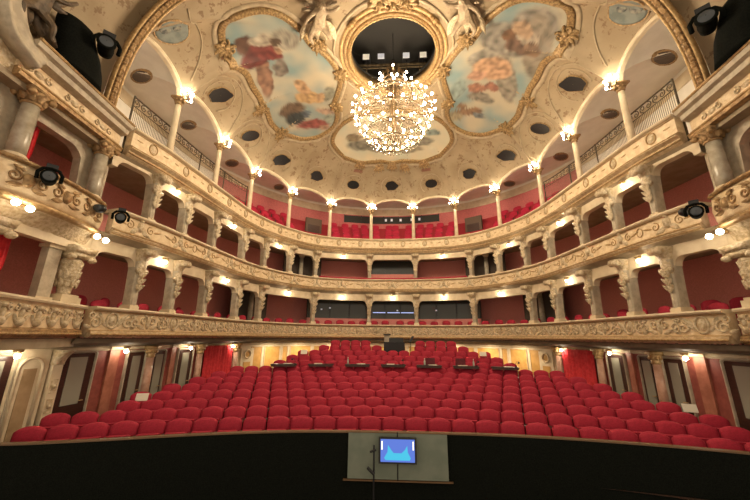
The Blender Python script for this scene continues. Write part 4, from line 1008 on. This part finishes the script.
# recessed downlights under the lowest balcony along the back wall
for i in range(9):
    s = -7.6 + 1.9 * i; p = SW.at(s, -.68, -.32)
    t = thing('downlight', 'small recessed downlight under the back of the lowest balcony, %s from the left' % ordinal(i), 'lamp', p)
    m = MB(); m.lathe([(.09, .02), (.09, -.012), (.07, -.015), (.065, .0)], 14); m.build('ring', 'gold_dark', t, True)
    ld = bpy.data.lights.new('downlight_lamp', 'AREA'); ld.shape = 'DISK'; ld.size = .14; ld.energy = 20; ld.color = (1., .8, .55); lo = bpy.data.objects.new('downlight_lamp', ld); COL.objects.link(lo); lo.parent = t; lo.location = (0, 0, -.02)
# marble wall columns
def wall_column(sg, y, lab, mat='pinkmarble'):
    p, rz = spot_sw(SWs(y, sg), .13)
    t = thing('wall_column', lab, 'column', (p.x, p.y, -2.75), rz)
    m = MB(); m.box((0, 0, .25), (.36, .3, .5)); m.build('base', 'stucco', t)
    m = MB(); m.lathe([(.13, .5), (.13, 1.2), (.115, 2.02)], 16); m.build('shaft', mat, t, True)
    m = MB(); m.lathe([(.12, 2.02), (.15, 2.06), (.13, 2.1), (.17, 2.22), (.2, 2.3)], 12); m.box((0, 0, 2.35), (.44, .3, .1))
    for k in range(6): a = PI + PI * k / 5; m.ball((.17 * math.cos(a), .15 * math.sin(a), 2.2), .055, 5, 7)
    m.build('capital', 'gold', t, True)
for sg in (-1, 1):
    sd = SIDE[sg]
    wall_column(sg, 10.95, 'pink marble wall column between two glazed doors, %s stalls wall' % sd)
    wall_column(sg, 13.45, 'pink marble wall column at the stage side of the %s red curtain' % sd)
    wall_column(sg, 15.75, 'pink marble wall column at the far side of the %s red curtain' % sd)
# doors
DN = [0]
def door(sg, y, w_, h, arch=.1, glass=(.5, .62), dark='wood', zf=-2.75):
    p, rz = spot_sw(SWs(y, sg), .0); DN[0] += 1
    t = bpy.data.objects.new('door_%d' % DN[0], None); COL.objects.link(t); t.location = (p.x, p.y, zf); t.rotation_euler = (0, 0, rz); t['kind'] = 'structure'
    m = MB(); pts = [(-w_ / 2 - .07, 0)] + [(-w_ / 2 - .07 + .1 * (1 - math.cos(PI / 2 * k / 5)), h - .03 + .1 * math.sin(PI / 2 * k / 5)) for k in range(6)] + [(w_ / 2 + .07 - .1 * (1 - math.sin(PI / 2 * k / 5)), h - .03 + .1 * math.cos(PI / 2 * k / 5)) for k in range(6)] + [(w_ / 2 + .07, 0)]
    rows = []
    for x, z in pts: rows.append([(x, .02, z), (x, -.09, z), (x * .93, -.10, z - (.03 if z > 1 else 0)), (x * .88, -.04, z - (.07 if z > 1 else 0)), (x * .88, .02, z - (.07 if z > 1 else 0))])
    m.grid(rows); m.build('door_frame', 'stucco_grey', t)
    m = MB(); m.box((0, -.03, h / 2), (w_ * 1.02, .06, h)); m.build('door_leaf', dark, t)
    gw, g0 = glass
    m = MB(); m.box((0, -.065, h * (g0 + .97) / 2), (w_ * gw, .02, h * (.97 - g0) * .95)); m.build('door_pane', 'oldglass', t)
    m = MB(); m.tube([(w_ * .36, -.06, 1.05), (w_ * .36, -.12, 1.05), (w_ * .36 - .1, -.12, 1.05)], .015, 6); m.build('door_handle', 'gold', t, True)
    return t
for sg in (-1, 1):
    door(sg, 8.6, .80, 2.25, .1, (.55, .42)); door(sg, 10.45, .6, 2.2, .1, (.5, .25)); door(sg, 11.4, .45, 2.2, .1, (.7, .25)); door(sg, 12.75, .75, 2.2, .1, (.5, .3))
    door(sg, 7.0, .55, 2.25, .1, (.4, .45))
    # niche and console by the first door
    p, rz = spot_sw(SWs(7.62, sg), .03); sd = SIDE[sg]
    t = thing('wall_niche', 'cream arched niche panel with tan inset by the first %s stalls door' % sd, 'niche', (p.x, p.y, -2.75), rz)
    m = MB(); m.box((0, 0, 1.2), (.72, .08, 2.4)); m.build('panel', 'stucco', t)
    m = MB(); m.tube([(-.24, -.05, 0), (-.24, -.05, 1.95)] + [(-.24 * math.cos(PI * k / 8), -.05, 1.95 + .24 * math.sin(PI * k / 8)) for k in range(1, 8)] + [(.24, -.05, 1.95), (.24, -.05, 0)], .035, 6); m.build('arch_moulding', 'stucco', t, True)
    m = MB(); m.box((0, -.045, 1.0), (.26, .02, 1.9)); m.build('inset', 'tan_inset', t)
    p, rz = spot_sw(SWs(8.12, sg), .08)
    t = thing('wall_console', 'cream carved console pilaster between niche and first door, %s stalls wall' % sd, 'pilaster', (p.x, p.y, -2.75), rz)
    m = MB(); m.box((0, 0, 1.0), (.22, .16, 2.0)); m.build('shaft', 'stucco', t)
    m = MB(); rows = []
    for i in range(9): k = i / 8; rows.append([(x, -.08 - .3 * k * k, 2.0 + .36 * k) if f else (x, .08, 2.0 + .36 * k) for x, f in ((-.13, 0), (-.13, 1), (.13, 1), (.13, 0))])
    m.grid(rows, False, True, True); m.build('console', 'carved', t, True)
    for z in (.6, 1.05, 1.5):
        m = MB(); m.box((0, -.085, z), (.14, .02, .32)); m.ball((0, -.1, z), .05, 5, 8); m.build('carved_panel', 'carved', t)
    # red flat pilasters on the stalls wall
    for q, y in enumerate((9.65, 12.05)):
        p, rz = spot_sw(SWs(y, sg), .03)
        t = thing('wall_strip', 'flat reddish pilaster strip %s, %s stalls wall' % ('beside the first door' if q == 0 else 'before the last door', sd), 'pilaster', (p.x, p.y, -2.75), rz)
        m = MB(); m.box((0, 0, 1.2), (.32 - .1 * q, .06, 2.4)); m.build('strip', 'redstrip', t)
        m = MB(); m.box((0, -.02, 2.36), (.4 - .1 * q, .12, .08)); m.build('cap', 'stucco', t)
    # curtain
    s0, s1 = SWs(13.75, sg), SWs(15.5, sg); m = MB(); rows = []
    for i in range(61):
        k = i / 60; d = -.16 + .045 * math.sin(k * 60) + .02 * math.sin(k * 23); rows.append([SW.at(s0 + (s1 - s0) * k, d - .02, -2.5), SW.at(s0 + (s1 - s0) * k, d, -1.4), SW.at(s0 + (s1 - s0) * k, d * .9, -.42)])
    m.grid(rows); t = thing('door_curtain', 'bright red curtain hanging at the %s back corner of the stalls' % sd, 'curtain'); m.build('cloth', 'curtain', t, True)
    m = MB(); m.tube([SW.at(s0 + (s1 - s0) * k / 10, -.15, -.42) for k in range(11)], .025, 6); m.build('curtain_rod', 'gold_dark', t, True)

# ------------------------------------------------------------------ stalls seats
def make_seat(name, vel, label, w_=.535, full=True):
    t = thing(name, label, 'seat')
    H_ = SEATH; m = MB()
    n = 10
    def top(x): return H_ - .09 * abs(x / (w_ / 2)) ** 2.6
    for yy in (0,):
        rows = []
        for i in range(n + 1):
            x = -w_ / 2 + w_ * i / n; e = 1 - abs(2 * i / n - 1) ** 6; zt = top(x); r = []
            for q, (dy, kz) in enumerate(((.02, 0), (-.05, .02), (-.075, .5), (-.06, .9), (-.02, .985), (.03, 1.0), (.06, .96), (.07, .5), (.06, 0))):
                r.append((x, dy * (.45 + .55 * e) + .06 * kz, .38 + (zt - .38) * kz))
            rows.append(r)
        m.grid(rows, False, True, True)
    m.build('backrest', vel, t, True)
    if full:
        m = MB(); m.box((0, -.16, .47), (.45, .12, .40), 0, (.96, 1.)); m.build('seat_cushion', vel, t)
        for f in (-1, 1):
            m = MB(); m.box((f * .256, -.14, .60), (.036, .36, .05)); m.box((f * .256, -.02, .30), (.03, .16, .60)); m.build('armrest', 'wood', t)
        m = MB(); m.box((0, .0, .19), (.36, .06, .38)); m.box((0, 0, .02), (.44, .2, .04)); m.build('pedestal', 'wood', t)
    return t
XL = [(-8.05, 8.0), (-8.35, 8.0), (-7.75, 8.0), (-7.85, 8.0), (-7.65, 7.75), (-7.35, 7.5), (-7.4, 7.35), (-6.75, 6.8), (-5.55, 5.6), (-5.25, 5.25), (-4.85, 4.9), (-3.95, 4.05), (-3.15, 3.3)]
PITCH = .565
proto = None; seat_at = {}
RN = ['front', 'second', 'third', 'fourth', 'fifth', 'sixth', 'seventh', 'eighth', 'ninth', 'tenth', 'eleventh', 'twelfth', 'back']
for i in range(13):
    R = ROWY[i] - CY0; a0, a1 = math.asin((XL[i][0] + .25) / R), math.asin((XL[i][1] - .25) / R); dn = PITCH / R
    off = (i % 2) * .5; k0_, k1_ = math.ceil(a0 / dn - off), math.floor(a1 / dn - off); ks = [k for k in range(k0_, k1_ + 1)]
    if i == 12: ks = [(f * (1.53 + .56 * j)) / (dn * R) - off for f, j in ((-1, 3), (-1, 2), (-1, 1), (-1, 0), (1, 0), (1, 1), (1, 2), (1, 3))]
    if i == 11: ks = [k for k in ks if not (-.35 < (k + off) * dn * R < .85)]
    for q, k in enumerate(ks):
        a = (k + off) * dn; x, y = R * math.sin(a), CY0 + R * math.cos(a)
        if i == 12: lab = 'red velvet stalls chair in the short back row, %s from the %s' % (ordinal(q if x < 0 else len(ks) - 1 - q), 'left end' if x < 0 else 'right end')
        else: lab = 'red velvet stalls chair in the %s row, %s from the left end' % (RN[i], ordinal(q))
        if proto is None: proto = make_seat('theatre_chair', 'velvet', lab); proto['group'] = 'red velvet seats in the stalls'; o = proto; o.location = (x, y, ROWZ[i] - SEATH); o.rotation_euler = (0, 0, -a)
        else: o = dup(proto, (x, y, ROWZ[i] - SEATH), -a, lab, 'red velvet seats in the stalls')
        seat_at[(i, q)] = (x, y, a)
# paper signs
def paper(x, y, z, rz, lab):
    t = MB(); t.box((0, 0, 0), (.30, .012, .20)); o = t.build('paper_sign', 'paper'); o.location = (x, y, z); o.rotation_euler = (-.35, 0, rz); tag(o, lab, 'paper', )
paper(-7.08, 9.45, -1.70, .35, 'white paper sign on a seat back at the left end of the stalls')
paper(7.72, 9.55, -1.71, -.38, 'white paper sign on a seat back at the right end of the stalls')
paper(-4.24, 15.85, -.72, .15, 'white paper sign on a seat back near the left ochre wall panels')
paper(4.18, 15.85, -.71, -.15, 'white paper sign on a seat back near the right ochre wall panels')

# ------------------------------------------------------------------ boards across the eighth row
DESK = [-4.62, -3.08, -1.52, .02, 1.54, 3.06, 4.58]
for q, x in enumerate(DESK):
    y = arc(7, x, .05); z = ROWZ[7] + .02; lab = 'dark narrow work board lying across the stalls seat backs, %s from the left' % ordinal(q)
    t = thing('work_board', lab, 'board', (x, y, z), -x / 24.8)
    m = MB(); m.box((0, 0, .03), (1.06, .34, .045)); m.build('board_top', 'blackmetal', t)
    m = MB(); m.box((0, -.19, .01), (1.0, .03, .10)); m.build('front_lip', 'wood', t)
    for f in (-1, 1): m = MB(); m.box((f * .46, .0, -.0), (.04, .3, .05)); m.build('cleat', 'wood', t)
    w0 = Matrix.Rotation(-x / 24.8, 4, 'Z')
    def pl(dx, dy): v = w0 @ Vector((dx, dy, 0)); return (x + v.x, y + v.y, z + .052)
    tt = thing('paper_stack', 'pale loose papers on the %s work board from the left' % ordinal(q), 'paper', pl(-.12 if q % 2 else .15, .02), .2 * (q % 3))
    m = MB(); m.box((0, 0, .012), (.34, .22, .024)); m.build('sheets', 'paper', tt)
    if q in (2, 4, 5):
        tt = thing('bottle', 'small pale bottle standing on the %s work board from the left' % ordinal(q), 'bottle', pl({2: -.42, 4: -.18, 5: .32}[q], .0), 0)
        m = MB(); m.lathe([(.035, 0), (.04, .02), (.04, .16), (.015, .22), (.015, .25)], 10); m.build('body', M.setdefault('bottleglass', plain('pale_bottle', (.45, .47, .40), .2)), tt, True)
        m = MB(); m.lathe([(.018, .25), (.018, .28)], 8); m.build('cap', 'paper', tt)
    if q in (0, 3, 5, 6):
        tt = thing('desk_lamp', 'tiny black gooseneck lamp on the %s work board from the left' % ordinal(q), 'lamp', pl(.44, .05), .4 * q)
        m = MB(); m.lathe([(.05, 0), (.05, .02), (.01, .03)], 10); m.build('base', 'blackmetal', tt)
        m = MB(); m.tube([(0, 0, .02), (0, 0, .16), (-.05, 0, .22), (-.12, 0, .2)], .008, 5); m.build('neck', 'blackmetal', tt)
        m = MB(); m.lathe([(.012, .04), (.04, -.02), (.04, -.04)], 10, (-.13, 0, .19)); m.build('shade', 'blackmetal', tt, True)
    if q in (4, 5):
        tt = thing('monitor', 'dark maroon covered monitor standing behind the %s work board from the left' % ordinal(q), 'monitor', pl(.06 if q == 4 else -.2, .06), 0)
        m = MB(); m.box((0, .05, .15), (.42, .06, .28), 0, (.94, 1)); m.build('cover', M.setdefault('maroon', noisy('maroon_cloth', (.10, .012, .02), (.14, .018, .028), 20., .8)), tt)
        m = MB(); m.box((0, .05, .01), (.2, .1, .02)); m.build('foot', 'blackmetal', tt)
# control console in the middle of the last rows
t = thing('mixing_console', 'black control console at the centre of the back row of the stalls', 'console', (.08, 17.75, ROWZ[11] - SEATH + .0))
m = MB(); m.box((0, 0, .55), (1.1, .5, 1.1)); m.build('cabinet', 'blackmetal', t)
m = MB(); m.box((.1, -.02, 1.2), (.75, .3, .22), 0, (1, .8)); m.build('control_surface', 'blackmetal', t)
m = MB(); m.box((-.38, .05, 1.28), (.3, .2, .34)); m.build('equipment_box', 'stucco_grey', t)
m = MB(); m.box((-.38, .02, 1.48), (.38, .3, .06)); m.build('box_lid', 'blackmetal', t)
t = thing('monitor', 'small tilted black screen to the right of the control console', 'monitor', (.95, 17.8, ROWZ[11] - SEATH))
m = MB(); m.tube([(0, 0, 0), (0, 0, 1.15)], .02, 6); m.box((0, 0, .015), (.3, .3, .03)); m.build('stand', 'blackmetal', t)
m = MB(); m.add([(-.1, -.05, 1.12), (.02, -.05, 1.10), (.2, .0, 1.40), (.08, .0, 1.42), (-.1, .0, 1.12), (.02, .0, 1.10), (.2, .05, 1.40), (.08, .05, 1.42)], [(0, 1, 2, 3), (7, 6, 5, 4), (0, 4, 5, 1), (1, 5, 6, 2), (2, 6, 7, 3), (3, 7, 4, 0)]); m.build('screen', 'blackmetal', t)

# curtains drawn aside in the boxes at the left of the stage
for y, x, za, zb, lab in ((5.78, 8.35, .72, 2.1, 'red curtain drawn aside in the lowest box at the far left'), (5.72, 8.45, 3.4, 4.75, 'red curtain drawn aside in the upper box at the far left')):
    m = MB(); rows = []
    for i in range(31):
        k = i / 30; rows.append([(-x + .04 * math.sin(k * 38), y + .5 * k * (1 if q_ else .75), z) for q_, z in ((0, za), (1, (za + zb) / 2), (1, zb))])
    m.grid(rows); t = thing('box_curtain', lab, 'curtain'); m.build('cloth', 'curtain', t, True)
    m = MB(); m.tube([(-x, y - .1, zb), (-x, y + .65, zb)], .02, 6); m.build('curtain_rod', 'gold_dark', t, True)
# ------------------------------------------------------------------ orchestra pit wall, rail, panel and monitor
PR_PTS = [(-7.4, 6.3), (-5.95, 6.65), (-4.0, 7.24), (-2.1, 7.63), (0.1, 7.76), (2.27, 7.74), (4.2, 7.52), (6.57, 6.98), (8.6, 6.1)]
PP = smooth_poly([(-9.3, 6.2)] + PR_PTS, 6)
def pit_sweep(prof, name, mat, parent=None, P=PP):
    m = MB(); rows = []
    for i, p in enumerate(P):
        q = (P[min(i + 1, len(P) - 1)] - P[max(i - 1, 0)]).normalized(); nn = Vector((-q.y, q.x)); rows.append([(p.x + nn.x * d, p.y + nn.y * d, z) for d, z in prof])
    m.grid(rows, False, True, True); return m.build(name, mat, parent)
struct(pit_sweep([(0, -2.02), (0, -4.6), (.1, -4.6), (.1, -2.02)], 'wall_pit', 'pitwall'))
tag(pit_sweep([(-.01, -2.015), (-.01, -1.99), (.1, -1.985), (.1, -2.015)], 'pit_rail', 'railwood'), 'thin brown wooden rail along the top of the black pit wall', 'rail')
m = MB(); m.box((0, 5.6, -4.62), (20, 6.4, .06)); struct(m.build('floor_pit', 'black'))
m = MB(); m.box((0, -.8, -1.72), (16, 5.2, .1)); struct(m.build('floor_stage', 'floor'))
px_, py_ = .09, 7.68
t = thing('notice_board', 'flat grey-green panel hung on the black pit wall at the centre', 'panel', (px_, py_, -2.86), .008)
m = MB(); m.box((0, 0, .44), (2.10, .04, .86)); m.build('board', 'greypanel', t)
m = MB(); m.box((0, -.01, -.015), (2.28, .05, .025)); m.build('bottom_batten', 'railwood', t)
m = MB(); m.box((0, -.01, .885), (2.2, .05, .02)); m.build('top_batten', 'railwood', t)
m = MB(); m.tube([(.0, -.03, .0), (.0, -.03, .9)], .012, 6); m.build('cable', 'blackmetal', t)
t = thing('monitor', 'small lit monitor showing a blue stage picture on the grey pit panel', 'monitor', (px_ + .0, py_ - .10, -2.545), .008)
m = MB(); m.box((0, .0, .26), (.79, .07, .48)); m.build('case', 'blackmetal', t)
M['screen_blue'] = emit('screen_blue', (.07, .14, .50), .75, (.02, .02, .05)); M['screen_cyan'] = emit('screen_cyan', (.04, .42, .62), .7, (.02, .05, .05)); M['screen_white'] = emit('screen_highlight', (.9, .8, .6), .8)
m = MB(); m.box((0, -.037, .265), (.71, .008, .42)); sc = m.build('screen', 'screen_blue', t)
m = MB(); m.add([(-.25, -.043, .09), (.25, -.043, .09), (.27, -.043, .13), (.21, -.043, .24), (.20, -.043, .36), (.15, -.043, .28), (.08, -.043, .22), (-.08, -.043, .22), (-.13, -.043, .27), (-.2, -.043, .37), (-.21, -.043, .24), (-.28, -.043, .13)], [tuple(range(12))]); m.build('stage_picture', 'screen_cyan', sc)
for f in (-1, 1): m = MB(); m.box((f * .325, -.043, .36), (.025, .004, .16)); m.build('picture_highlight', 'screen_white', sc)
t = thing('microphone_stand', 'thin black stand with a clamp in front of the grey pit panel', 'stand', (px_ - .49, py_ - .2, -4.59))
m = MB(); m.tube([(0, 0, 0), (0, 0, 2.42)], .018, 8); m.build('pole', 'blackmetal', t)
m = MB(); m.lathe([(.14, 0), (.14, .03), (.02, .05)], 14); m.build('foot', 'blackmetal', t)
m = MB(); m.tube([(-.08, -.02, 2.30), (.05, -.02, 2.34)], .022, 6); m.build('top_clamp', 'blackmetal', t)
m = MB(); m.tube([(-.13, -.03, 2.02), (.01, -.03, 1.9)], .03, 6); m.build('side_arm', 'blackmetal', t)

# ------------------------------------------------------------------ seats in the boxes and the gallery
def make_small(name, vel, label, h, w_=.46, cat='seat'):
    t = thing(name, label, cat)
    m = MB(); rows = []
    for i in range(7):
        x = -w_ / 2 + w_ * i / 6; zt = h - .07 * abs(2 * i / 6 - 1) ** 3; e = .5 + .5 * (1 - abs(2 * i / 6 - 1) ** 4)
        rows.append([(x, -.04 * e, h - .45), (x, -.055 * e, h - .2), (x, -.03 * e, zt - .02), (x, .0, zt), (x, .04 * e, zt - .03), (x, .05 * e, h - .45)])
    m.grid(rows, False, True, True); m.build('backrest', vel, t, True)
    m = MB(); m.box((0, -.2, h - .46), (w_ * .95, .42, .1)); m.build('seat_cushion', vel, t)
    for fx, fy in ((-1, -1), (1, -1), (1, 1), (-1, 1)):
        m = MB(); m.box((fx * w_ * .4, -.2 + fy * .17, (h - .5) / 2), (.04, .04, h - .5)); m.build('leg', 'wood', t)
    return t
chair0 = None
def box_chair(s, d, hb, lab, rz_=0.):
    global chair0
    p, nr, tg = CL.at(s, d, -.22, True); rz = math.atan2(-nr.x, nr.y) + rz_
    if chair0 is None: chair0 = make_small('box_chair', 'velvet', lab, 1.06); o = chair0; o.location = p; o.rotation_euler = (0, 0, rz); o['group'] = 'red chairs in the lower boxes'
    else: o = dup(chair0, p, rz, lab, 'red chairs in the lower boxes')
    o.scale = (1, 1, hb / 1.06)
IDS = [0, 1, 2, 3, 4, 6, 7]
for sg in (-1, 1):
    st = [CL.h - .5] + [abs(PS[i]) for i in IDS] + [0]
    for q in range(len(st) - 1):
        a, b = st[q], st[q + 1]; last = q == len(st) - 2
        if last: b = 0.12
        n = max(1, int((a - b) / .58))
        if last: n = 2
        for j in range(n):
            s = a - (a - b) * (j + .5) / n
            wh = '%s lower balcony bay from the %s end' % (ORD[q], SIDE[sg]) if not last else 'middle bay of the lower balcony, %s half' % SIDE[sg]
            box_chair(sg * s, .62 + .04 * (j % 2), 1.17 + .025 * ((j * 7 + q) % 3), 'red box chair, %s along in the %s' % (ordinal(j), wh))
        if q in (0, 1, 3):
            box_chair(sg * (a - .45), 1.42, 1.34, 'taller dark red chair at the back of the %s lower box from the %s' % (ORD[q], SIDE[sg]), .3)
# velvet pad along the middle of the upper balcony rail
m = MB(); CL.sweep(m, -abs(PS[6]) + .2, abs(PS[6]) - .2, [(-.33, 3.415), (-.34, 3.46), (-.30, 3.50), (-.2, 3.50), (-.17, 3.415)], .3, True, True); tag(m.build('velvet_pad', 'velvet', None, True), 'long red velvet pad on the middle stretch of the upper balcony rail', 'cushion')
# rows of gallery seats
g0 = None
GS = abs(GA.find(7.47, 15.25)) + .2
VOM = abs(GA.find(4.5, 19.42))
for r in range(GROW):
    d = .62 + .6 * r; z = 5.12 + .58 * r
    smax = GS
    n = int(2 * smax / .62)
    lst = []
    for j in range(n):
        s = -smax + 2 * smax * (j + .5) / n
        if abs(abs(s) - VOM) < .75 or (r == 0 and abs(abs(s) - VOM + .4) < 1.25): continue
        if min(abs(abs(s) - a) for a in AS) < .16 and r == 0: continue
        lst.append(s)
    for j, s in enumerate(lst):
        p, nr, tg = GA.at(s, d, z, True); rz = math.atan2(-nr.x, nr.y)
        lab = 'red gallery chair in the %s row of the top gallery, %s from the %s end' % (ORD[r], ordinal(j if s < 0 else len(lst) - 1 - j), 'left' if s < 0 else 'right')
        if g0 is None: g0 = make_small('gallery_chair', 'gallery_velvet', lab, .95, .52); g0.location = p; g0.rotation_euler = (0, 0, rz); g0['group'] = 'red seats in the top gallery'
        else: dup(g0, p, rz, lab, 'red seats in the top gallery')
# a single row behind the railings of the side galleries
for sg in (-1, 1):
    for j in range(9):
        p, nr, tg = GA.at(sg * (GS + .75 + .66 * j), .98, 5.55, True)
        dup(g0, p, math.atan2(-nr.x, nr.y), 'red gallery chair behind the %s side railing, %s along from the back' % (SIDE[sg], ordinal(j)), 'red seats in the top gallery')
# entrances cut into the gallery seating
for sg in (-1, 1):
    p, nr, tg = GA.at(sg * VOM, 1.9, 5.12, True); rz = math.atan2(-nr.x, nr.y)
    t = thing('gallery_entrance', 'dark entrance block with a doorway between the gallery seats, %s' % SIDE[sg], 'doorway', p, rz)
    m = MB(); m.box((0, 0, 1.45), (1.15, .2, 2.9)); m.build('door_wall', M.setdefault('brownwall', plain('brown_wall', (.11, .07, .045), .7)), t)
    m = MB(); m.box((0, -.11, 1.3), (.85, .03, 2.2)); m.build('door_leaf', 'wood', t)
    p, nr, tg = GA.at(sg * (VOM - .45), .5, 6.05, True)
    t = thing('brass_rail', 'low brass handrail in front of the %s gallery entrance' % SIDE[sg], 'rail', (p.x, p.y, 5.12), rz)
    m = MB(); m.tube([(-.75, 0, 1.3), (.75, 0, 1.3)], .025, 6); m.build('top_bar', 'gold', t)
    for f in (-1, 1): m = MB(); m.tube([(f * .7, 0, 0), (f * .7, 0, 1.3)], .022, 6); m.build('post', 'gold', t)
    # railing along the side gallery
    ya, yb = 8.0, 15.2; t = thing('gallery_railing', 'tall wrought-iron railing with scroll band along the %s side gallery' % SIDE[sg], 'railing')
    s0, s1 = sg * abs(GA.find(7.72, ya)), sg * abs(GA.find(7.47, yb)); N = 56
    zt = lambda k: 7.18 + .55 * k
    zb = lambda k: 6.18 + .65 * k
    P_ = lambda k, z: GA.at(s0 + (s1 - s0) * k, .3, z)
    m = MB(); m.tube([P_(i / N, zt(i / N)) for i in range(N + 1)], .025, 6); m.build('top_rail', 'dull_iron', t)
    m = MB(); m.tube([P_(i / N, zt(i / N) - .3) for i in range(N + 1)], .015, 5); m.build('middle_rail', 'dull_iron', t)
    m = MB(); m.tube([P_(i / N, zb(i / N)) for i in range(N + 1)], .02, 5); m.build('bottom_rail', 'dull_iron', t)
    for i in range(0, N + 1, 14): m = MB(); m.tube([P_(i / N, 5.15), P_(i / N, zt(i / N) + .03)], .03, 6); m.build('post', 'dull_iron', t)
    for i in range(14):
        m = MB(); L = abs(s1 - s0); fr = lambda u, v, o: P_((u) / L, v)
        k = (i + .5) / 14; u0 = k * L; zz = zt(k) - .15
        for f in (-1, 1): spiral(fr, u0 + f * .14, zz, .12, 1.4, f, f, .016, 0, m, 14)
        m.build('scroll', 'dull_iron', t)
    m = MB()
    for i in range(N * 2): k = (i + .5) / (N * 2); m.tube([P_(k, zb(k)), P_(k, zt(k) - .3)], .008, 4)
    m.build('bars', 'dull_iron', t)
# projection window of the gallery
t = bpy.data.objects.new('window_1', None); COL.objects.link(t); t['kind'] = 'structure'
a, b = GA.cross(-3.36, 23.8), GA.cross(3.19, 23.8)
m = MB(); GA.sweep(m, a, b, [(GD - .03, 8.62), (GD - .03, 9.2), (GD + .02, 9.2), (GD + .02, 8.62)], .3, True, True); m.build('pane', M.setdefault('darkpane', plain('dark_window_glass', (.045, .05, .045), .12)), t)
for i in range(6): m = MB(); s = a + (b - a) * i / 5; p, nr, tg = GA.at(s, GD - .05, 8.91, True); m.box(p, (.06, .06, .62), math.atan2(-nr.x, nr.y)); m.build('mullion', 'blackmetal', t)
for i, k in enumerate((.42, .5, .62, .7, .78)):
    p, nr, tg = GA.at(a + (b - a) * k, GD - .1, 8.78, True); t = thing('booth_lamp', 'small pale light in the gallery projection window, %s from the left' % ORD[i], 'lamp', p, math.atan2(-nr.x, nr.y))
    m = MB(); m.box((0, 0, .12), (.16, .03, .2)); m.build('lamp_face', 'lampblue', t)
    m = MB(); m.box((0, .03, .12), (.2, .04, .25)); m.build('housing', 'blackmetal', t)
# control-room windows at the back of the boxes
def booth(n, s0, s1, z0, z1, d, wall0):
    t = bpy.data.objects.new('window_%d' % n, None); COL.objects.link(t); t['kind'] = 'structure'
    m = MB(); CL.sweep(m, s0, s1, [(d, z0), (d, z1), (d + .03, z1), (d + .03, z0)], .3, True, True); m.build('pane', 'darkpane', t)
    m = MB(); CL.sweep(m, s0, s1, [(d - .02, wall0), (d - .02, z0), (d + .06, z0), (d + .06, wall0)], .3, True, True); m.build('sill_wall', 'redwall', t)
    for i in range(4): m = MB(); p, nr, tg = CL.at(s0 + (s1 - s0) * i / 3, d - .02, (z0 + z1) / 2, True); m.box(p, (.06, .05, z1 - z0), math.atan2(-nr.x, nr.y)); m.build('mullion', 'blackmetal', t)
booth(2, -abs(PS[6]), -abs(PS[7]), 1.12, 2.3, 1.2, -.2); booth(3, -abs(PS[7]), abs(PS[7]), 1.12, 2.3, 1.2, -.2); booth(4, abs(PS[7]), abs(PS[6]), 1.12, 2.3, 1.2, -.2)
booth(5, -abs(PS[7]), abs(PS[7]), 4.02, 4.9, 1.2, 2.65)
# dark passages behind single boxes, each with a pale pillar
for n_, (ia, ib, za, zb, nm) in enumerate(((3, 4, -.2, 2.5, 'lower'), (5, 6, 2.65, 4.98, 'upper'))):
    for sg in (-1, 1):
        a_, b_ = sg * (abs(PS[ia]) - (.95 if ia == 3 else .35)), sg * (abs(PS[ib]) - (1.35 if ia == 3 else .55)); m = MB(); CL.sweep(m, a_, b_, [(1.25, za), (1.25, zb), (1.3, zb), (1.3, za)], .2, True, True); struct(m.build('trim_%d' % (150 + 2 * n_ + (sg > 0)), M.setdefault('passage', plain('dark_brown_passage', (.06, .042, .03), .8))))
        p, nr, tg = CL.at(a_ + (b_ - a_) * .45, .95, za, True); hh = zb - za
        t = thing('passage_pillar', 'pale round pillar in the dark passage behind the %s boxes, %s' % (nm, SIDE[sg]), 'column', p)
        m = MB(); m.lathe([(.13, .12), (.12, hh * .9)], 14); m.build('shaft', 'marble', t, True)
        m = MB(); m.lathe([(.2, 0), (.2, .1), (.14, .13)], 14); m.build('base', 'stucco', t, True)
        m = MB(); m.lathe([(.12, hh * .9), (.2, hh * .96), (.2, hh - .01)], 14); m.build('capital', 'stucco', t, True)
M['stage_reflection'] = emit('blue_reflection_glow', (.30, .45, .9), .6)  # bluish glow added in place of stage reflections in the glass
for i, (x, z, lab) in enumerate(((-4.3, 1.6, 'far left'), (-3.75, 1.7, 'left'), (-.85, 1.46, 'left of centre'), (.05, 1.46, 'centre'), (.9, 1.46, 'right of centre'), (.3, 1.6, 'above the centre'), (2.6, 1.6, 'far right'))):
    s = CL.find(x, 19.7); p, nr, tg = CL.at(s, 1.12, z, True)
    t = thing('booth_reflection', 'small bluish glow added for a stage reflection in the lower control-room window, %s' % lab, 'screen', p, math.atan2(-nr.x, nr.y))
    m = MB(); m.box((0, 0, .05), (.8 if 1 < i < 5 else .1, .03, .05 if 1 < i < 5 else .08)); m.build('screen', 'stage_reflection' if 1 < i < 5 else 'lampblue', t)  # no real screens: added glowing strips and spots imitate the reflections
    m = MB(); m.box((0, .03, .05), (.84 if 1 < i < 5 else .14, .03, .12)); m.build('case', 'blackmetal', t)

# lift everything so that the front stalls floor lies at z = 0
bpy.context.view_layer.update()
for o in list(scn.objects):
    if o.parent is None: o.location.z += H
